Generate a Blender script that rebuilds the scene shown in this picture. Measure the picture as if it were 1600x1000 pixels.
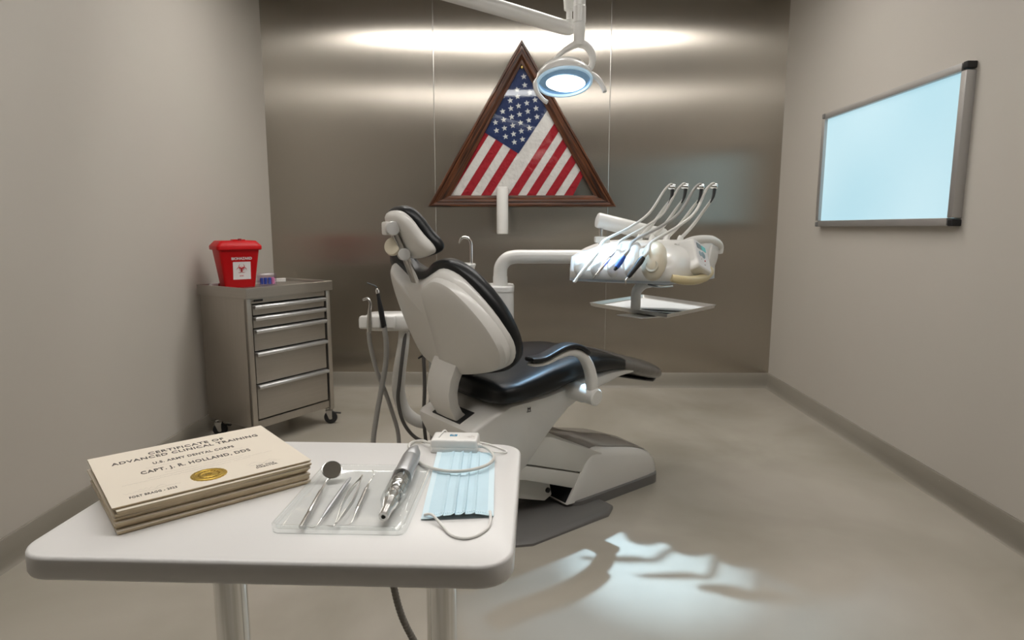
import bpy, bmesh, math, random
from mathutils import Vector, Matrix
random.seed(7)
S = bpy.context.scene
for o in list(bpy.data.objects): bpy.data.objects.remove(o)
COL = S.collection
R = math.radians
PI = math.pi

# ---------------------------------------------------------------- camera
cam_d = bpy.data.cameras.new('camera'); cam = bpy.data.objects.new('camera', cam_d); COL.objects.link(cam)
cam_d.sensor_fit = 'HORIZONTAL'; cam_d.sensor_width = 36.0; cam_d.lens = 987/1600*36.0
cam_d.clip_start = 0.02; cam_d.clip_end = 50
cam.location = (0, 0, 1.25)
cam.rotation_euler = (R(90-8.36), 0, 0.01203)
S.camera = cam
cam_d.dof.use_dof = True; cam_d.dof.focus_distance = 1.25; cam_d.dof.aperture_fstop = 14.0

# ---------------------------------------------------------------- world + exposure
w = bpy.data.worlds.new('world'); S.world = w; w.use_nodes = True
w.node_tree.nodes['Background'].inputs[0].default_value = (0.9, 0.93, 1, 1)
w.node_tree.nodes['Background'].inputs[1].default_value = 0.05
S.view_settings.view_transform = 'Standard'; S.view_settings.look = 'None'
S.view_settings.gamma = 1.0; S.view_settings.use_curve_mapping = False
S.view_settings.exposure = 0.34
CEIL_E = 9.0          # emission of the ceiling panels
SCREEN_E = 0.70       # emission of the backlit panel
SPOT_W = 270.0         # treatment lamp beam

# the beam of the treatment lamp
sd = bpy.data.lights.new('treatment_beam', 'SPOT'); so = bpy.data.objects.new('treatment_beam', sd); COL.objects.link(so)
so.location = (0.222, 3.055, 1.855)
so.rotation_euler = (Vector((0.49, 2.20, 0.0)) - Vector(so.location)).to_track_quat('-Z', 'Y').to_euler()
sd.energy = SPOT_W; sd.color = (0.55, 0.79, 1.0); sd.spot_size = R(22); sd.spot_blend = 1.0; sd.shadow_soft_size = 0.012
# its weaker outer light
sd2_ = sd.copy(); sd2_.name = 'treatment_beam_spill'; so2 = bpy.data.objects.new('treatment_beam_spill', sd2_); COL.objects.link(so2)
so2.location = so.location; so2.rotation_euler = so.rotation_euler; sd2_.energy = 60.0; sd2_.spot_size = R(48); sd2_.color = (0.38, 0.68, 1.0); sd2_.shadow_soft_size = 0.03

# ================================================================ materials
MATS = {}
def mat(name, col, rough=0.5, metal=0.0, coat=0.0, spec=0.5, trans=0.0, ior=1.45, emit=None, es=0.0, bump=None, var=None, alpha=None, sheen=0):
    if name in MATS: return MATS[name]
    m = bpy.data.materials.new(name); m.use_nodes = True; MATS[name] = m
    nt = m.node_tree; b = nt.nodes['Principled BSDF']
    b.inputs['Base Color'].default_value = (*col, 1)
    b.inputs['Roughness'].default_value = rough; b.inputs['Metallic'].default_value = metal
    b.inputs['Coat Weight'].default_value = coat; b.inputs['Specular IOR Level'].default_value = spec
    b.inputs['Transmission Weight'].default_value = trans; b.inputs['IOR'].default_value = ior
    if emit: b.inputs['Emission Color'].default_value = (*emit, 1); b.inputs['Emission Strength'].default_value = es
    tc = nt.nodes.new('ShaderNodeTexCoord')
    sc, amt = (var if var else (6.0, 0.04))
    n = nt.nodes.new('ShaderNodeTexNoise'); n.inputs['Scale'].default_value = sc; n.inputs['Detail'].default_value = 4
    nt.links.new(tc.outputs['Object'], n.inputs['Vector'])
    mx = nt.nodes.new('ShaderNodeMix'); mx.data_type = 'RGBA'
    mx.inputs[6].default_value = (*[c*(1-amt) for c in col], 1); mx.inputs[7].default_value = (*[min(1, c*(1+amt)) for c in col], 1)
    nt.links.new(n.outputs['Fac'], mx.inputs[0]); nt.links.new(mx.outputs[2], b.inputs['Base Color'])
    if bump:
        n2 = nt.nodes.new('ShaderNodeTexNoise'); n2.inputs['Scale'].default_value = bump[0]; n2.inputs['Detail'].default_value = 3
        nt.links.new(tc.outputs['Object'], n2.inputs['Vector'])
        bp = nt.nodes.new('ShaderNodeBump'); bp.inputs['Strength'].default_value = bump[1]; bp.inputs['Distance'].default_value = bump[2] if len(bump) > 2 else 0.002
        nt.links.new(n2.outputs['Fac'], bp.inputs['Height']); nt.links.new(bp.outputs['Normal'], b.inputs['Normal'])
    if alpha is not None: b.inputs['Alpha'].default_value = alpha
    return m

def nodes_mat(name):
    m = bpy.data.materials.new(name); m.use_nodes = True; MATS[name] = m
    return m, m.node_tree, m.node_tree.nodes['Principled BSDF']

white = mat('white_plastic', (0.76, 0.75, 0.72), 0.28, coat=0.3)
shellw = mat('shell_plastic', (0.70, 0.685, 0.65), 0.33, coat=0.25)
ivory = mat('ivory_plastic', (0.66, 0.60, 0.47), 0.35, coat=0.2)
yellowed = mat('yellowed_rubber', (0.62, 0.52, 0.30), 0.4)
leather = mat('black_upholstery', (0.008, 0.009, 0.010), 0.36, spec=0.38, bump=(90, 0.10))
footcov = mat('grey_foot_cover', (0.15, 0.138, 0.125), 0.32, coat=0.3, bump=(14, 0.5, 0.01))
blk = mat('black_plastic', (0.012, 0.012, 0.013), 0.45)
darkgrey = mat('dark_grey_base', (0.155, 0.15, 0.145), 0.42)
greytop = mat('grey_cover', (0.30, 0.275, 0.25), 0.22, coat=0.4)
beam_m = mat('beam_plastic', (0.60, 0.585, 0.54), 0.4)
chrome = mat('chrome', (0.78, 0.78, 0.77), 0.09, metal=1)
satin = mat('satin_metal', (0.62, 0.61, 0.59), 0.26, metal=1)
alu = mat('anodised_aluminium', (0.50, 0.51, 0.52), 0.38, metal=0.85)
framealu = mat('frame_aluminium', (0.46, 0.45, 0.44), 0.42, metal=0.7)
hosegrey = mat('hose_grey', (0.36, 0.35, 0.33), 0.45)
hosewhite = mat('hose_pale', (0.62, 0.61, 0.57), 0.4)
hosedark = mat('hose_dark', (0.10, 0.095, 0.09), 0.5)
rubber = mat('rubber', (0.02, 0.02, 0.021), 0.6)
tabletop_m = mat('white_laminate', (0.72, 0.71, 0.695), 0.30, spec=0.5)
paper = mat('certificate_paper', (0.70, 0.635, 0.535), 0.65)
board_m = mat('certificate_board', (0.60, 0.49, 0.33), 0.6, var=(60, 0.12))
ink = mat('ink', (0.05, 0.04, 0.035), 0.6)
inkgrey = mat('ink_grey', (0.27, 0.24, 0.21), 0.7)
gold = mat('gold_foil', (0.62, 0.42, 0.08), 0.30, metal=0.9, bump=(300, 0.4))
gold2 = mat('gold_emboss', (0.40, 0.26, 0.04), 0.35, metal=0.9)
def thin_glass(name, tint, edge=0.55, rough=0.03):
    m = bpy.data.materials.new(name); m.use_nodes = True; MATS[name] = m; nt = m.node_tree
    nt.nodes.remove(nt.nodes['Principled BSDF']); out = nt.nodes['Material Output']
    tr = nt.nodes.new('ShaderNodeBsdfTransparent'); tr.inputs[0].default_value = (*tint, 1)
    gl = nt.nodes.new('ShaderNodeBsdfGlossy'); gl.inputs['Roughness'].default_value = rough; gl.inputs[0].default_value = (0.9, 0.92, 0.93, 1)
    lw = nt.nodes.new('ShaderNodeLayerWeight'); lw.inputs[0].default_value = 0.35
    mr = nt.nodes.new('ShaderNodeMapRange'); mr.inputs[3].default_value = 0.03; mr.inputs[4].default_value = edge
    pw = nt.nodes.new('ShaderNodeMath'); pw.operation = 'POWER'; pw.inputs[1].default_value = 2.2
    mx = nt.nodes.new('ShaderNodeMixShader')
    nt.links.new(lw.outputs['Facing'], pw.inputs[0]); nt.links.new(pw.outputs[0], mr.inputs[0]); nt.links.new(mr.outputs[0], mx.inputs[0])
    nt.links.new(tr.outputs[0], mx.inputs[1]); nt.links.new(gl.outputs[0], mx.inputs[2]); nt.links.new(mx.outputs[0], out.inputs[0])
    return m
acrylic = thin_glass('clear_acrylic', (0.982, 0.99, 0.987), 0.80)
maskblue = mat('mask_blue', (0.56, 0.74, 0.83), 0.8, bump=(220, 0.25, 0.001), var=(18, 0.05))
maskin = mat('mask_band', (0.68, 0.83, 0.90), 0.8)
elastic = mat('elastic_white', (0.80, 0.79, 0.76), 0.8)
redp = mat('red_plastic', (0.50, 0.002, 0.005), 0.42, spec=0.3)
redd = mat('red_print', (0.50, 0.03, 0.04), 0.5)
labelw = mat('label_white', (0.76, 0.74, 0.74), 0.5)
bluep = mat('blue_plastic', (0.02, 0.09, 0.45), 0.4)
pinkp = mat('pink_plastic', (0.70, 0.22, 0.42), 0.4)
clearp = thin_glass('frosted_plastic', (0.95, 0.90, 0.95), 0.5, 0.2)
tealsc = mat('display_teal', (0.08, 0.33, 0.30), 0.3, emit=(0.1, 0.5, 0.45), es=0.15)
lcd = mat('display_grey', (0.16, 0.17, 0.17), 0.3)
tealt = mat('logo_blue', (0.01, 0.20, 0.36), 0.4)
yel = mat('yellow_sticker', (0.75, 0.42, 0.03), 0.5)
lightm = mat('ceiling_panel_light', (0.9, 0.9, 0.9), 0.5, emit=(1.0, 0.965, 0.925), es=CEIL_E)
lightm2 = mat('rear_panel_light', (0.9, 0.9, 0.9), 0.5, emit=(1.0, 0.965, 0.92), es=13.0)
lens_m = mat('lamp_lens_glow', (0.9, 0.95, 1), 0.2, emit=(0.84, 0.94, 1.0), es=4.0)
reflector = mat('lamp_reflector', (0.22, 0.36, 0.52), 0.18, metal=0.8, emit=(0.3, 0.55, 0.85), es=0.12, var=(40, 0.4))
ringglow = mat('lamp_rim', (0.45, 0.55, 0.65), 0.2, emit=(0.5, 0.8, 1.0), es=0.25)
linerm = mat('tray_liner', (0.84, 0.86, 0.87), 0.6)
toolm = mat('dark_steel', (0.10, 0.105, 0.11), 0.3, metal=0.8)
whitef = mat('flag_white', (0.72, 0.68, 0.65), 0.85, bump=(22, 0.8, 0.02), var=(12, 0.10))
redf = mat('flag_red', (0.36, 0.010, 0.02), 0.85, bump=(22, 0.8, 0.02), var=(12, 0.22))
bluef = mat('flag_blue', (0.018, 0.032, 0.105), 0.85, bump=(22, 0.7, 0.02), var=(12, 0.2))
starf = mat('flag_star', (0.68, 0.66, 0.63), 0.85)

def screen_mat():
    m, nt, b = nodes_mat('backlit_panel')
    tc = nt.nodes.new('ShaderNodeTexCoord'); n = nt.nodes.new('ShaderNodeTexNoise')
    n.inputs['Scale'].default_value = 1.3; n.inputs['Detail'].default_value = 0
    nt.links.new(tc.outputs['Object'], n.inputs['Vector'])
    r = nt.nodes.new('ShaderNodeValToRGB'); r.color_ramp.elements[0].position = 0.3; r.color_ramp.elements[1].position = 0.7
    r.color_ramp.elements[0].color = (0.44, 0.72, 0.82, 1); r.color_ramp.elements[1].color = (0.55, 0.80, 0.88, 1)
    nt.links.new(n.outputs['Fac'], r.inputs[0]); nt.links.new(r.outputs[0], b.inputs['Emission Color'])
    b.inputs['Emission Strength'].default_value = SCREEN_E
    b.inputs['Base Color'].default_value = (0.15, 0.18, 0.2, 1); b.inputs['Roughness'].default_value = 0.3
    return m
screen_m = screen_mat()

def steel_wall_mat():
    m, nt, b = nodes_mat('brushed_steel_wall')
    b.inputs['Metallic'].default_value = 1.0
    tc = nt.nodes.new('ShaderNodeTexCoord')
    mp = nt.nodes.new('ShaderNodeMapping'); mp.inputs['Scale'].default_value = (60, 1, 0.8)
    nt.links.new(tc.outputs['Object'], mp.inputs['Vector'])
    n = nt.nodes.new('ShaderNodeTexNoise'); n.inputs['Scale'].default_value = 3; n.inputs['Detail'].default_value = 4
    nt.links.new(mp.outputs[0], n.inputs['Vector'])
    r = nt.nodes.new('ShaderNodeMapRange'); r.inputs[3].default_value = 0.24; r.inputs[4].default_value = 0.27
    nt.links.new(n.outputs['Fac'], r.inputs[0]); nt.links.new(r.outputs[0], b.inputs['Roughness'])
    c = nt.nodes.new('ShaderNodeMix'); c.data_type = 'RGBA'
    c.inputs[6].default_value = (0.50, 0.46, 0.405, 1); c.inputs[7].default_value = (0.55, 0.51, 0.455, 1)
    nt.links.new(n.outputs['Fac'], c.inputs[0]); nt.links.new(c.outputs[2], b.inputs['Base Color'])
    n2 = nt.nodes.new('ShaderNodeTexNoise'); n2.inputs['Scale'].default_value = 1.3; n2.inputs['Detail'].default_value = 1
    nt.links.new(tc.outputs['Object'], n2.inputs['Vector'])
    bp = nt.nodes.new('ShaderNodeBump'); bp.inputs['Strength'].default_value = 0.10; bp.inputs['Distance'].default_value = 0.02
    nt.links.new(n2.outputs['Fac'], bp.inputs['Height']); nt.links.new(bp.outputs['Normal'], b.inputs['Normal'])
    b.inputs['Anisotropic'].default_value = 1.0
    b.inputs['Anisotropic Rotation'].default_value = 0.0
    t = nt.nodes.new('ShaderNodeTangent'); t.direction_type = 'UV_MAP'; t.uv_map = 'UVMap'
    nt.links.new(t.outputs[0], b.inputs['Tangent'])
    return m
steelwall = steel_wall_mat()

def brushed(name, col, rough, sx, sz):
    m, nt, b = nodes_mat(name)
    b.inputs['Metallic'].default_value = 0.9
    tc = nt.nodes.new('ShaderNodeTexCoord')
    mp = nt.nodes.new('ShaderNodeMapping'); mp.inputs['Scale'].default_value = (sx, sx, sz)
    nt.links.new(tc.outputs['Object'], mp.inputs['Vector'])
    n = nt.nodes.new('ShaderNodeTexNoise'); n.inputs['Scale'].default_value = 3; n.inputs['Detail'].default_value = 3
    nt.links.new(mp.outputs[0], n.inputs['Vector'])
    r = nt.nodes.new('ShaderNodeMapRange'); r.inputs[3].default_value = rough-0.05; r.inputs[4].default_value = rough+0.06
    nt.links.new(n.outputs['Fac'], r.inputs[0]); nt.links.new(r.outputs[0], b.inputs['Roughness'])
    c = nt.nodes.new('ShaderNodeMix'); c.data_type = 'RGBA'
    c.inputs[6].default_value = (*[x*0.93 for x in col], 1); c.inputs[7].default_value = (*[x*1.07 for x in col], 1)
    nt.links.new(n.outputs['Fac'], c.inputs[0]); nt.links.new(c.outputs[2], b.inputs['Base Color'])
    return m
steel = brushed('brushed_steel', (0.47, 0.435, 0.39), 0.36, 40, 1)
steelh = brushed('brushed_steel_front', (0.46, 0.43, 0.39), 0.34, 1, 50)
handlem = mat('drawer_handle_metal', (0.60, 0.60, 0.60), 0.38, metal=0.8)

def wall_mat():
    m, nt, b = nodes_mat('painted_wall')
    tc = nt.nodes.new('ShaderNodeTexCoord'); n = nt.nodes.new('ShaderNodeTexNoise'); n.inputs['Scale'].default_value = 120; n.inputs['Detail'].default_value = 2
    nt.links.new(tc.outputs['Object'], n.inputs['Vector'])
    bp = nt.nodes.new('ShaderNodeBump'); bp.inputs['Strength'].default_value = 0.06; bp.inputs['Distance'].default_value = 0.001
    nt.links.new(n.outputs['Fac'], bp.inputs['Height']); nt.links.new(bp.outputs['Normal'], b.inputs['Normal'])
    b.inputs['Base Color'].default_value = (0.525, 0.492, 0.443, 1); b.inputs['Roughness'].default_value = 0.55
    b.inputs['Specular IOR Level'].default_value = 0.35
    return m
wallm = wall_mat()

def floor_mat(name, scale_mul=1.0, dark=1.0):
    m, nt, b = nodes_mat(name)
    tc = nt.nodes.new('ShaderNodeTexCoord')
    n = nt.nodes.new('ShaderNodeTexNoise'); n.inputs['Scale'].default_value = 1.1*scale_mul; n.inputs['Detail'].default_value = 4; n.inputs['Roughness'].default_value = 0.5; n.inputs['Distortion'].default_value = 0.4
    nt.links.new(tc.outputs['Object'], n.inputs['Vector'])
    r = nt.nodes.new('ShaderNodeValToRGB')
    r.color_ramp.elements[0].position = 0.33; r.color_ramp.elements[1].position = 0.66
    r.color_ramp.elements[0].color = (0.345*dark, 0.315*dark, 0.262*dark, 1); r.color_ramp.elements[1].color = (0.485*dark, 0.448*dark, 0.388*dark, 1)
    nt.links.new(n.outputs['Fac'], r.inputs[0])
    v = nt.nodes.new('ShaderNodeTexVoronoi'); v.inputs['Scale'].default_value = 9*scale_mul
    nt.links.new(tc.outputs['Object'], v.inputs['Vector'])
    sp = nt.nodes.new('ShaderNodeMath'); sp.operation = 'LESS_THAN'; sp.inputs[1].default_value = 0.012
    nt.links.new(v.outputs['Distance'], sp.inputs[0])
    mx = nt.nodes.new('ShaderNodeMix'); mx.data_type = 'RGBA'; mx.inputs[7].default_value = (0.48, 0.45, 0.40, 1)
    sm = nt.nodes.new('ShaderNodeMath'); sm.operation = 'MULTIPLY'; sm.inputs[1].default_value = 0.5
    nt.links.new(sp.outputs[0], sm.inputs[0]); nt.links.new(sm.outputs[0], mx.inputs[0])
    nt.links.new(r.outputs[0], mx.inputs[6]); nt.links.new(mx.outputs[2], b.inputs['Base Color'])
    n3 = nt.nodes.new('ShaderNodeTexNoise'); n3.inputs['Scale'].default_value = 2.5; n3.inputs['Detail'].default_value = 5
    nt.links.new(tc.outputs['Object'], n3.inputs['Vector'])
    mr = nt.nodes.new('ShaderNodeMapRange'); mr.inputs[3].default_value = 0.19; mr.inputs[4].default_value = 0.27
    nt.links.new(n3.outputs['Fac'], mr.inputs[0]); nt.links.new(mr.outputs[0], b.inputs['Roughness'])
    bp = nt.nodes.new('ShaderNodeBump'); bp.inputs['Strength'].default_value = 0.02; bp.inputs['Distance'].default_value = 0.002
    nt.links.new(n3.outputs['Fac'], bp.inputs['Height']); nt.links.new(bp.outputs['Normal'], b.inputs['Normal'])
    b.inputs['Specular IOR Level'].default_value = 0.5
    return m
floorm = floor_mat('polished_concrete'); basem = floor_mat('concrete_skirting', 0.5, 0.72)

def wood_mat():
    m, nt, b = nodes_mat('walnut_wood')
    uv = nt.nodes.new('ShaderNodeUVMap'); uv.uv_map = 'UVMap'
    mp = nt.nodes.new('ShaderNodeMapping'); mp.inputs['Scale'].default_value = (2.0, 55, 1)
    nt.links.new(uv.outputs[0], mp.inputs['Vector'])
    n = nt.nodes.new('ShaderNodeTexNoise'); n.inputs['Scale'].default_value = 1.6; n.inputs['Detail'].default_value = 5; n.inputs['Distortion'].default_value = 0.6
    nt.links.new(mp.outputs[0], n.inputs['Vector'])
    r = nt.nodes.new('ShaderNodeValToRGB')
    r.color_ramp.elements[0].position = 0.35; r.color_ramp.elements[1].position = 0.68
    r.color_ramp.elements[0].color = (0.012, 0.005, 0.003, 1); r.color_ramp.elements[1].color = (0.15, 0.050, 0.018, 1)
    nt.links.new(n.outputs['Fac'], r.inputs[0]); nt.links.new(r.outputs[0], b.inputs['Base Color'])
    b.inputs['Roughness'].default_value = 0.30; b.inputs['Coat Weight'].default_value = 0.3
    return m
woodm = wood_mat()

# ================================================================ geometry
class G:
    def __init__(s): s.v = []; s.f = []; s.m = []
    def add(s, vs, fs, mi=0, M=None):
        n = len(s.v)
        s.v += [tuple(M @ Vector(p)) if M else tuple(p) for p in vs]
        s.f += [tuple(i+n for i in f) for f in fs]; s.m += [mi]*len(fs); return s
    def box(s, c, d, M=None, mi=0):
        x, y, z = c; a, b, e = d[0]/2, d[1]/2, d[2]/2
        vs = [(x+i*a, y+j*b, z+k*e) for i in (-1, 1) for j in (-1, 1) for k in (-1, 1)]
        return s.add(vs, [(0, 1, 3, 2), (4, 6, 7, 5), (0, 4, 5, 1), (2, 3, 7, 6), (0, 2, 6, 4), (1, 5, 7, 3)], mi, M)
    def loft(s, rings, caps=True, closed=True, mi=0, M=None):
        n = len(rings[0]); vs = [p for r in rings for p in r]; fs = []
        for i in range(len(rings)-1):
            for j in range(n if closed else n-1):
                k = (j+1) % n
                fs.append((i*n+j, i*n+k, (i+1)*n+k, (i+1)*n+j))
        if caps: fs.append(tuple(range(n-1, -1, -1))); fs.append(tuple((len(rings)-1)*n+j for j in range(n)))
        return s.add(vs, fs, mi, M)
    def tube(s, pts, r, n=12, smooth=8, caps=True, mi=0, M=None, flat=1.0, closed=False):
        P = [Vector(p) for p in pts]
        rad = list(r) if isinstance(r, (list, tuple)) else [r]*len(P)
        if smooth > 1 and len(P) > 2:
            Q = []; RR = []
            for i in range(len(P)-1):
                p0 = P[max(i-1, 0)]; p1 = P[i]; p2 = P[i+1]; p3 = P[min(i+2, len(P)-1)]
                for k in range(smooth):
                    t = k/smooth
                    Q.append(0.5*((2*p1)+(-p0+p2)*t+(2*p0-5*p1+4*p2-p3)*t*t+(-p0+3*p1-3*p2+p3)*t**3)); RR.append(rad[i]*(1-t)+rad[i+1]*t)
            Q.append(P[-1]); RR.append(rad[-1]); P = Q; rad = RR
        T = []
        for i in range(len(P)):
            d = P[min(i+1, len(P)-1)]-P[max(i-1, 0)]; T.append(d.normalized() if d.length > 1e-9 else Vector((0, 0, 1)))
        up = Vector((0, 0, 1)) if abs(T[0].z) < 0.9 else Vector((0, 1, 0))
        a = T[0].cross(up).normalized(); rings = []
        for i in range(len(P)):
            a = (a-T[i]*a.dot(T[i])).normalized(); b = T[i].cross(a)
            rings.append([tuple(P[i]+(a*math.cos(2*PI*j/n)+b*math.sin(2*PI*j/n)*flat)*rad[i]) for j in range(n)])
        return s.loft(rings, caps, True, mi, M)
    def lathe(s, prof, n=24, M=None, mi=0, caps=True):
        rings = [[(r*math.cos(2*PI*j/n), r*math.sin(2*PI*j/n), z) for j in range(n)] for r, z in prof]
        return s.loft(rings, caps, True, mi, M)
    def axis(s, a, b, prof, n=20, mi=0, caps=True):
        """lathe along a->b; prof = (t along, radius)"""
        a = Vector(a); b = Vector(b); d = b-a
        M = Matrix.Translation(a) @ d.to_track_quat('Z', 'Y').to_matrix().to_4x4()
        return s.lathe([(r, t*d.length) for t, r in prof], n, M, mi, caps)
    def prism(s, poly, z0, z1, M=None, mi=0):
        return s.loft([[(x, y, z0) for x, y in poly], [(x, y, z1) for x, y in poly]], True, True, mi, M)

def rrect(x0, y0, x1, y1, r, n=6):
    out = []
    for cx, cy, a0 in ((x1-r, y1-r, 0), (x0+r, y1-r, 90), (x0+r, y0+r, 180), (x1-r, y0+r, 270)):
        for k in range(n+1):
            a = R(a0+90*k/n); out.append((cx+r*math.cos(a), cy+r*math.sin(a)))
    return out
def smooth_poly(pts, k=4):
    out = []; n = len(pts)
    for i in range(n):
        p0, p1, p2, p3 = [Vector(pts[(i+j) % n]) for j in (-1, 0, 1, 2)]
        for q in range(k):
            t = q/k; out.append(tuple(0.5*((2*p1)+(-p0+p2)*t+(2*p0-5*p1+4*p2-p3)*t*t+(-p0+3*p1-3*p2+p3)*t**3)))
    return out
def scale_poly(pts, s, c=None):
    if c is None: c = (sum(p[0] for p in pts)/len(pts), sum(p[1] for p in pts)/len(pts))
    return [(c[0]+(x-c[0])*s, c[1]+(y-c[1])*s) for x, y in pts]
def inset_poly(pts, d):
    n = len(pts); A = sum(pts[i][0]*pts[(i+1) % n][1]-pts[(i+1) % n][0]*pts[i][1] for i in range(n)); sg = 1 if A > 0 else -1
    out = []
    for i in range(n):
        a = Vector(pts[i-1]); b = Vector(pts[i]); c = Vector(pts[(i+1) % n])
        t = (c-a).normalized(); out.append((b.x-t.y*d*sg, b.y+t.x*d*sg))
    return out

def build(name, g, mats, parent=None, bevel=0, seg=2, smooth=True, world=False, angle=35, sub=0):
    if not isinstance(mats, (list, tuple)): mats = [mats]
    me = bpy.data.meshes.new(name); vs = g.v
    if world and parent is not None:
        p = parent
        while p.parent: p = p.parent
        Mi = p['_M'] if False else ROOTINV[p.name]
        vs = [tuple(Mi @ Vector(v)) for v in vs]
    me.from_pydata(vs, [], g.f)
    for m in mats: me.materials.append(m)
    for i, f in enumerate(me.polygons): f.material_index = g.m[i]
    bm = bmesh.new(); bm.from_mesh(me)
    bmesh.ops.remove_doubles(bm, verts=bm.verts, dist=1e-6)
    bmesh.ops.recalc_face_normals(bm, faces=bm.faces)
    if bevel:
        es = [e for e in bm.edges if len(e.link_faces) == 2 and e.calc_face_angle(0) > R(30)]
        bmesh.ops.bevel(bm, geom=es, offset=bevel, segments=seg, profile=0.6, affect='EDGES', clamp_overlap=True)
    bm.to_mesh(me); bm.free()
    if smooth:
        me.shade_smooth(); me.set_sharp_from_angle(angle=R(angle))
    o = bpy.data.objects.new(name, me); COL.objects.link(o)
    if parent is not None: o.parent = parent
    if sub:
        mo = o.modifiers.new('sub', 'SUBSURF'); mo.levels = sub; mo.render_levels = sub
    return o
ROOTINV = {}
def tagit(o, label, cat, group=None, kind=None):
    if label: o['label'] = label
    if cat: o['category'] = cat
    if group: o['group'] = group
    if kind: o['kind'] = kind
    return o
def thing(name, label, cat, loc=(0, 0, 0), rz=0.0, group=None):
    o = bpy.data.objects.new(name, None); COL.objects.link(o); o.location = loc; o.rotation_euler = (0, 0, rz); o.empty_display_size = 0.05
    ROOTINV[o.name] = (Matrix.Translation(loc) @ Matrix.Rotation(rz, 4, 'Z')).inverted()
    return tagit(o, label, cat, group)
def single(name, g, m, label, cat, group=None, kind=None, **kw):
    """a thing that is one mesh: origin moved to the base centre"""
    xs = [v[0] for v in g.v]; ys = [v[1] for v in g.v]; zs = [v[2] for v in g.v]
    c = Vector(((min(xs)+max(xs))/2, (min(ys)+max(ys))/2, min(zs)))
    g.v = [tuple(Vector(v)-c) for v in g.v]
    o = build(name, g, m, **kw); o.location = c
    return tagit(o, label, cat, group, kind)
def struct(name, g, m, **kw):
    o = build(name, g, m, **kw); o['kind'] = 'structure'; return o
def lab(o, s): o['label'] = s; return o

def text_geo(g, s, M, size=0.01, align='CENTER', mi=0, ext=0.0002, spacing=1.0, shear=0.0, xs=1.0, bold=0.0):
    cu = bpy.data.curves.new('t', 'FONT'); cu.body = s; cu.size = size; cu.align_x = align; cu.align_y = 'CENTER'
    cu.extrude = ext; cu.offset = bold; cu.space_character = spacing; cu.shear = shear; cu.resolution_u = 3
    o = bpy.data.objects.new('t', cu); COL.objects.link(o)
    dg = bpy.context.evaluated_depsgraph_get(); me = bpy.data.meshes.new_from_object(o.evaluated_get(dg))
    X = Matrix.Diagonal((xs, 1, 1, 1))
    g.add([tuple(X @ v.co) for v in me.vertices], [tuple(p.vertices) for p in me.polygons], mi, M)
    bpy.data.objects.remove(o); bpy.data.meshes.remove(me); bpy.data.curves.remove(cu)
def squiggle(g, M, x0, x1, y, h, seed, mi=0, w=0.00025, dens=600):
    rr = random.Random(seed); n = max(4, int((x1-x0)*dens)); top = []; bot = []
    for i in range(n+1):
        t = i/n; x = x0+(x1-x0)*t; a = rr.uniform(-h, h)*(1 if i % 2 else -1)
        top.append((x, y+a+w, 0.0002)); bot.append((x, y+a-w, 0.0002))
    vs = top+bot; m = n+1
    g.add(vs, [(i, i+1, m+i+1, m+i) for i in range(n)], mi, M)
def fr(origin, x, y):
    x = Vector(x).normalized(); y = Vector(y); z = x.cross(y).normalized(); y = z.cross(x).normalized()
    M = Matrix.Identity(4)
    for i in range(3): M[i][0] = x[i]; M[i][1] = y[i]; M[i][2] = z[i]; M[i][3] = origin[i]
    return M

# ================================================================ the room
XL, XR, YB, YF, ZC = -1.908, 1.958, 4.881, -1.3, 3.0
def quad_uv(name, a, b, c, d, m):
    me = bpy.data.meshes.new(name); me.from_pydata([a, b, c, d], [], [(0, 1, 2, 3)])
    uv = me.uv_layers.new(name='UVMap')
    for i, q in enumerate(((0, 0), (1, 0), (1, 1), (0, 1))): uv.data[i].uv = q
    me.materials.append(m); o = bpy.data.objects.new(name, me); COL.objects.link(o); o['kind'] = 'structure'; return o
struct('floor', G().box(((XL+XR)/2, (YB+YF)/2, -0.05), (XR-XL+0.4, YB-YF+0.4, 0.1)), floorm)
struct('ceiling', G().box(((XL+XR)/2, (YB+YF)/2, ZC+0.05), (XR-XL+0.4, YB-YF+0.4, 0.1)), mat('ceiling_paint', (0.42, 0.40, 0.37), 0.9))
struct('wall_left', G().box((XL-0.05, (YB+YF)/2, ZC/2), (0.1, YB-YF, ZC)), wallm)
struct('wall_right', G().box((XR+0.05, (YB+YF)/2, ZC/2), (0.1, YB-YF, ZC)), wallm)
struct('wall_front', G().box(((XL+XR)/2, YF-0.05, ZC/2), (XR-XL, 0.1, ZC)), mat('dark_reflection_wall', (0.07, 0.065, 0.06), 0.6))  # unseen wall, coloured dark to deepen reflections and cut the fill light
wb = struct('wall_back', G().box(((XL+XR)/2, YB+0.07, ZC/2), (XR-XL+0.2, 0.1, ZC)), mat('seam_shadow', (0.05, 0.045, 0.04), 0.6))
# three steel sheets clad the back wall, each a child of it
seams = [XL, -0.640, 0.668, XR]
for i in range(3):
    x0 = seams[i]+(0.0015 if i else 0); x1 = seams[i+1]-(0.0015 if i < 2 else 0)
    q = quad_uv('steel_panel', (x0, YB, 0.0), (x1, YB, 0.0), (x1, YB, ZC), (x0, YB, ZC), steelwall)
    del q['kind']; q.parent = wb
    me = q.data; bm = bmesh.new(); bm.from_mesh(me)
    ext = bmesh.ops.extrude_face_region(bm, geom=bm.faces[:]); vv = [e for e in ext['geom'] if isinstance(e, bmesh.types.BMVert)]
    bmesh.ops.translate(bm, verts=vv, vec=(0, 0.01, 0)); bmesh.ops.recalc_face_normals(bm, faces=bm.faces); bm.to_mesh(me); bm.free()
for i in (1, 2):
    o = build('seam_strip', G().tube([(seams[i], YB-0.0005, 0), (seams[i], YB-0.0005, ZC)], 0.0035, n=8), satin, parent=wb)
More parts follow.
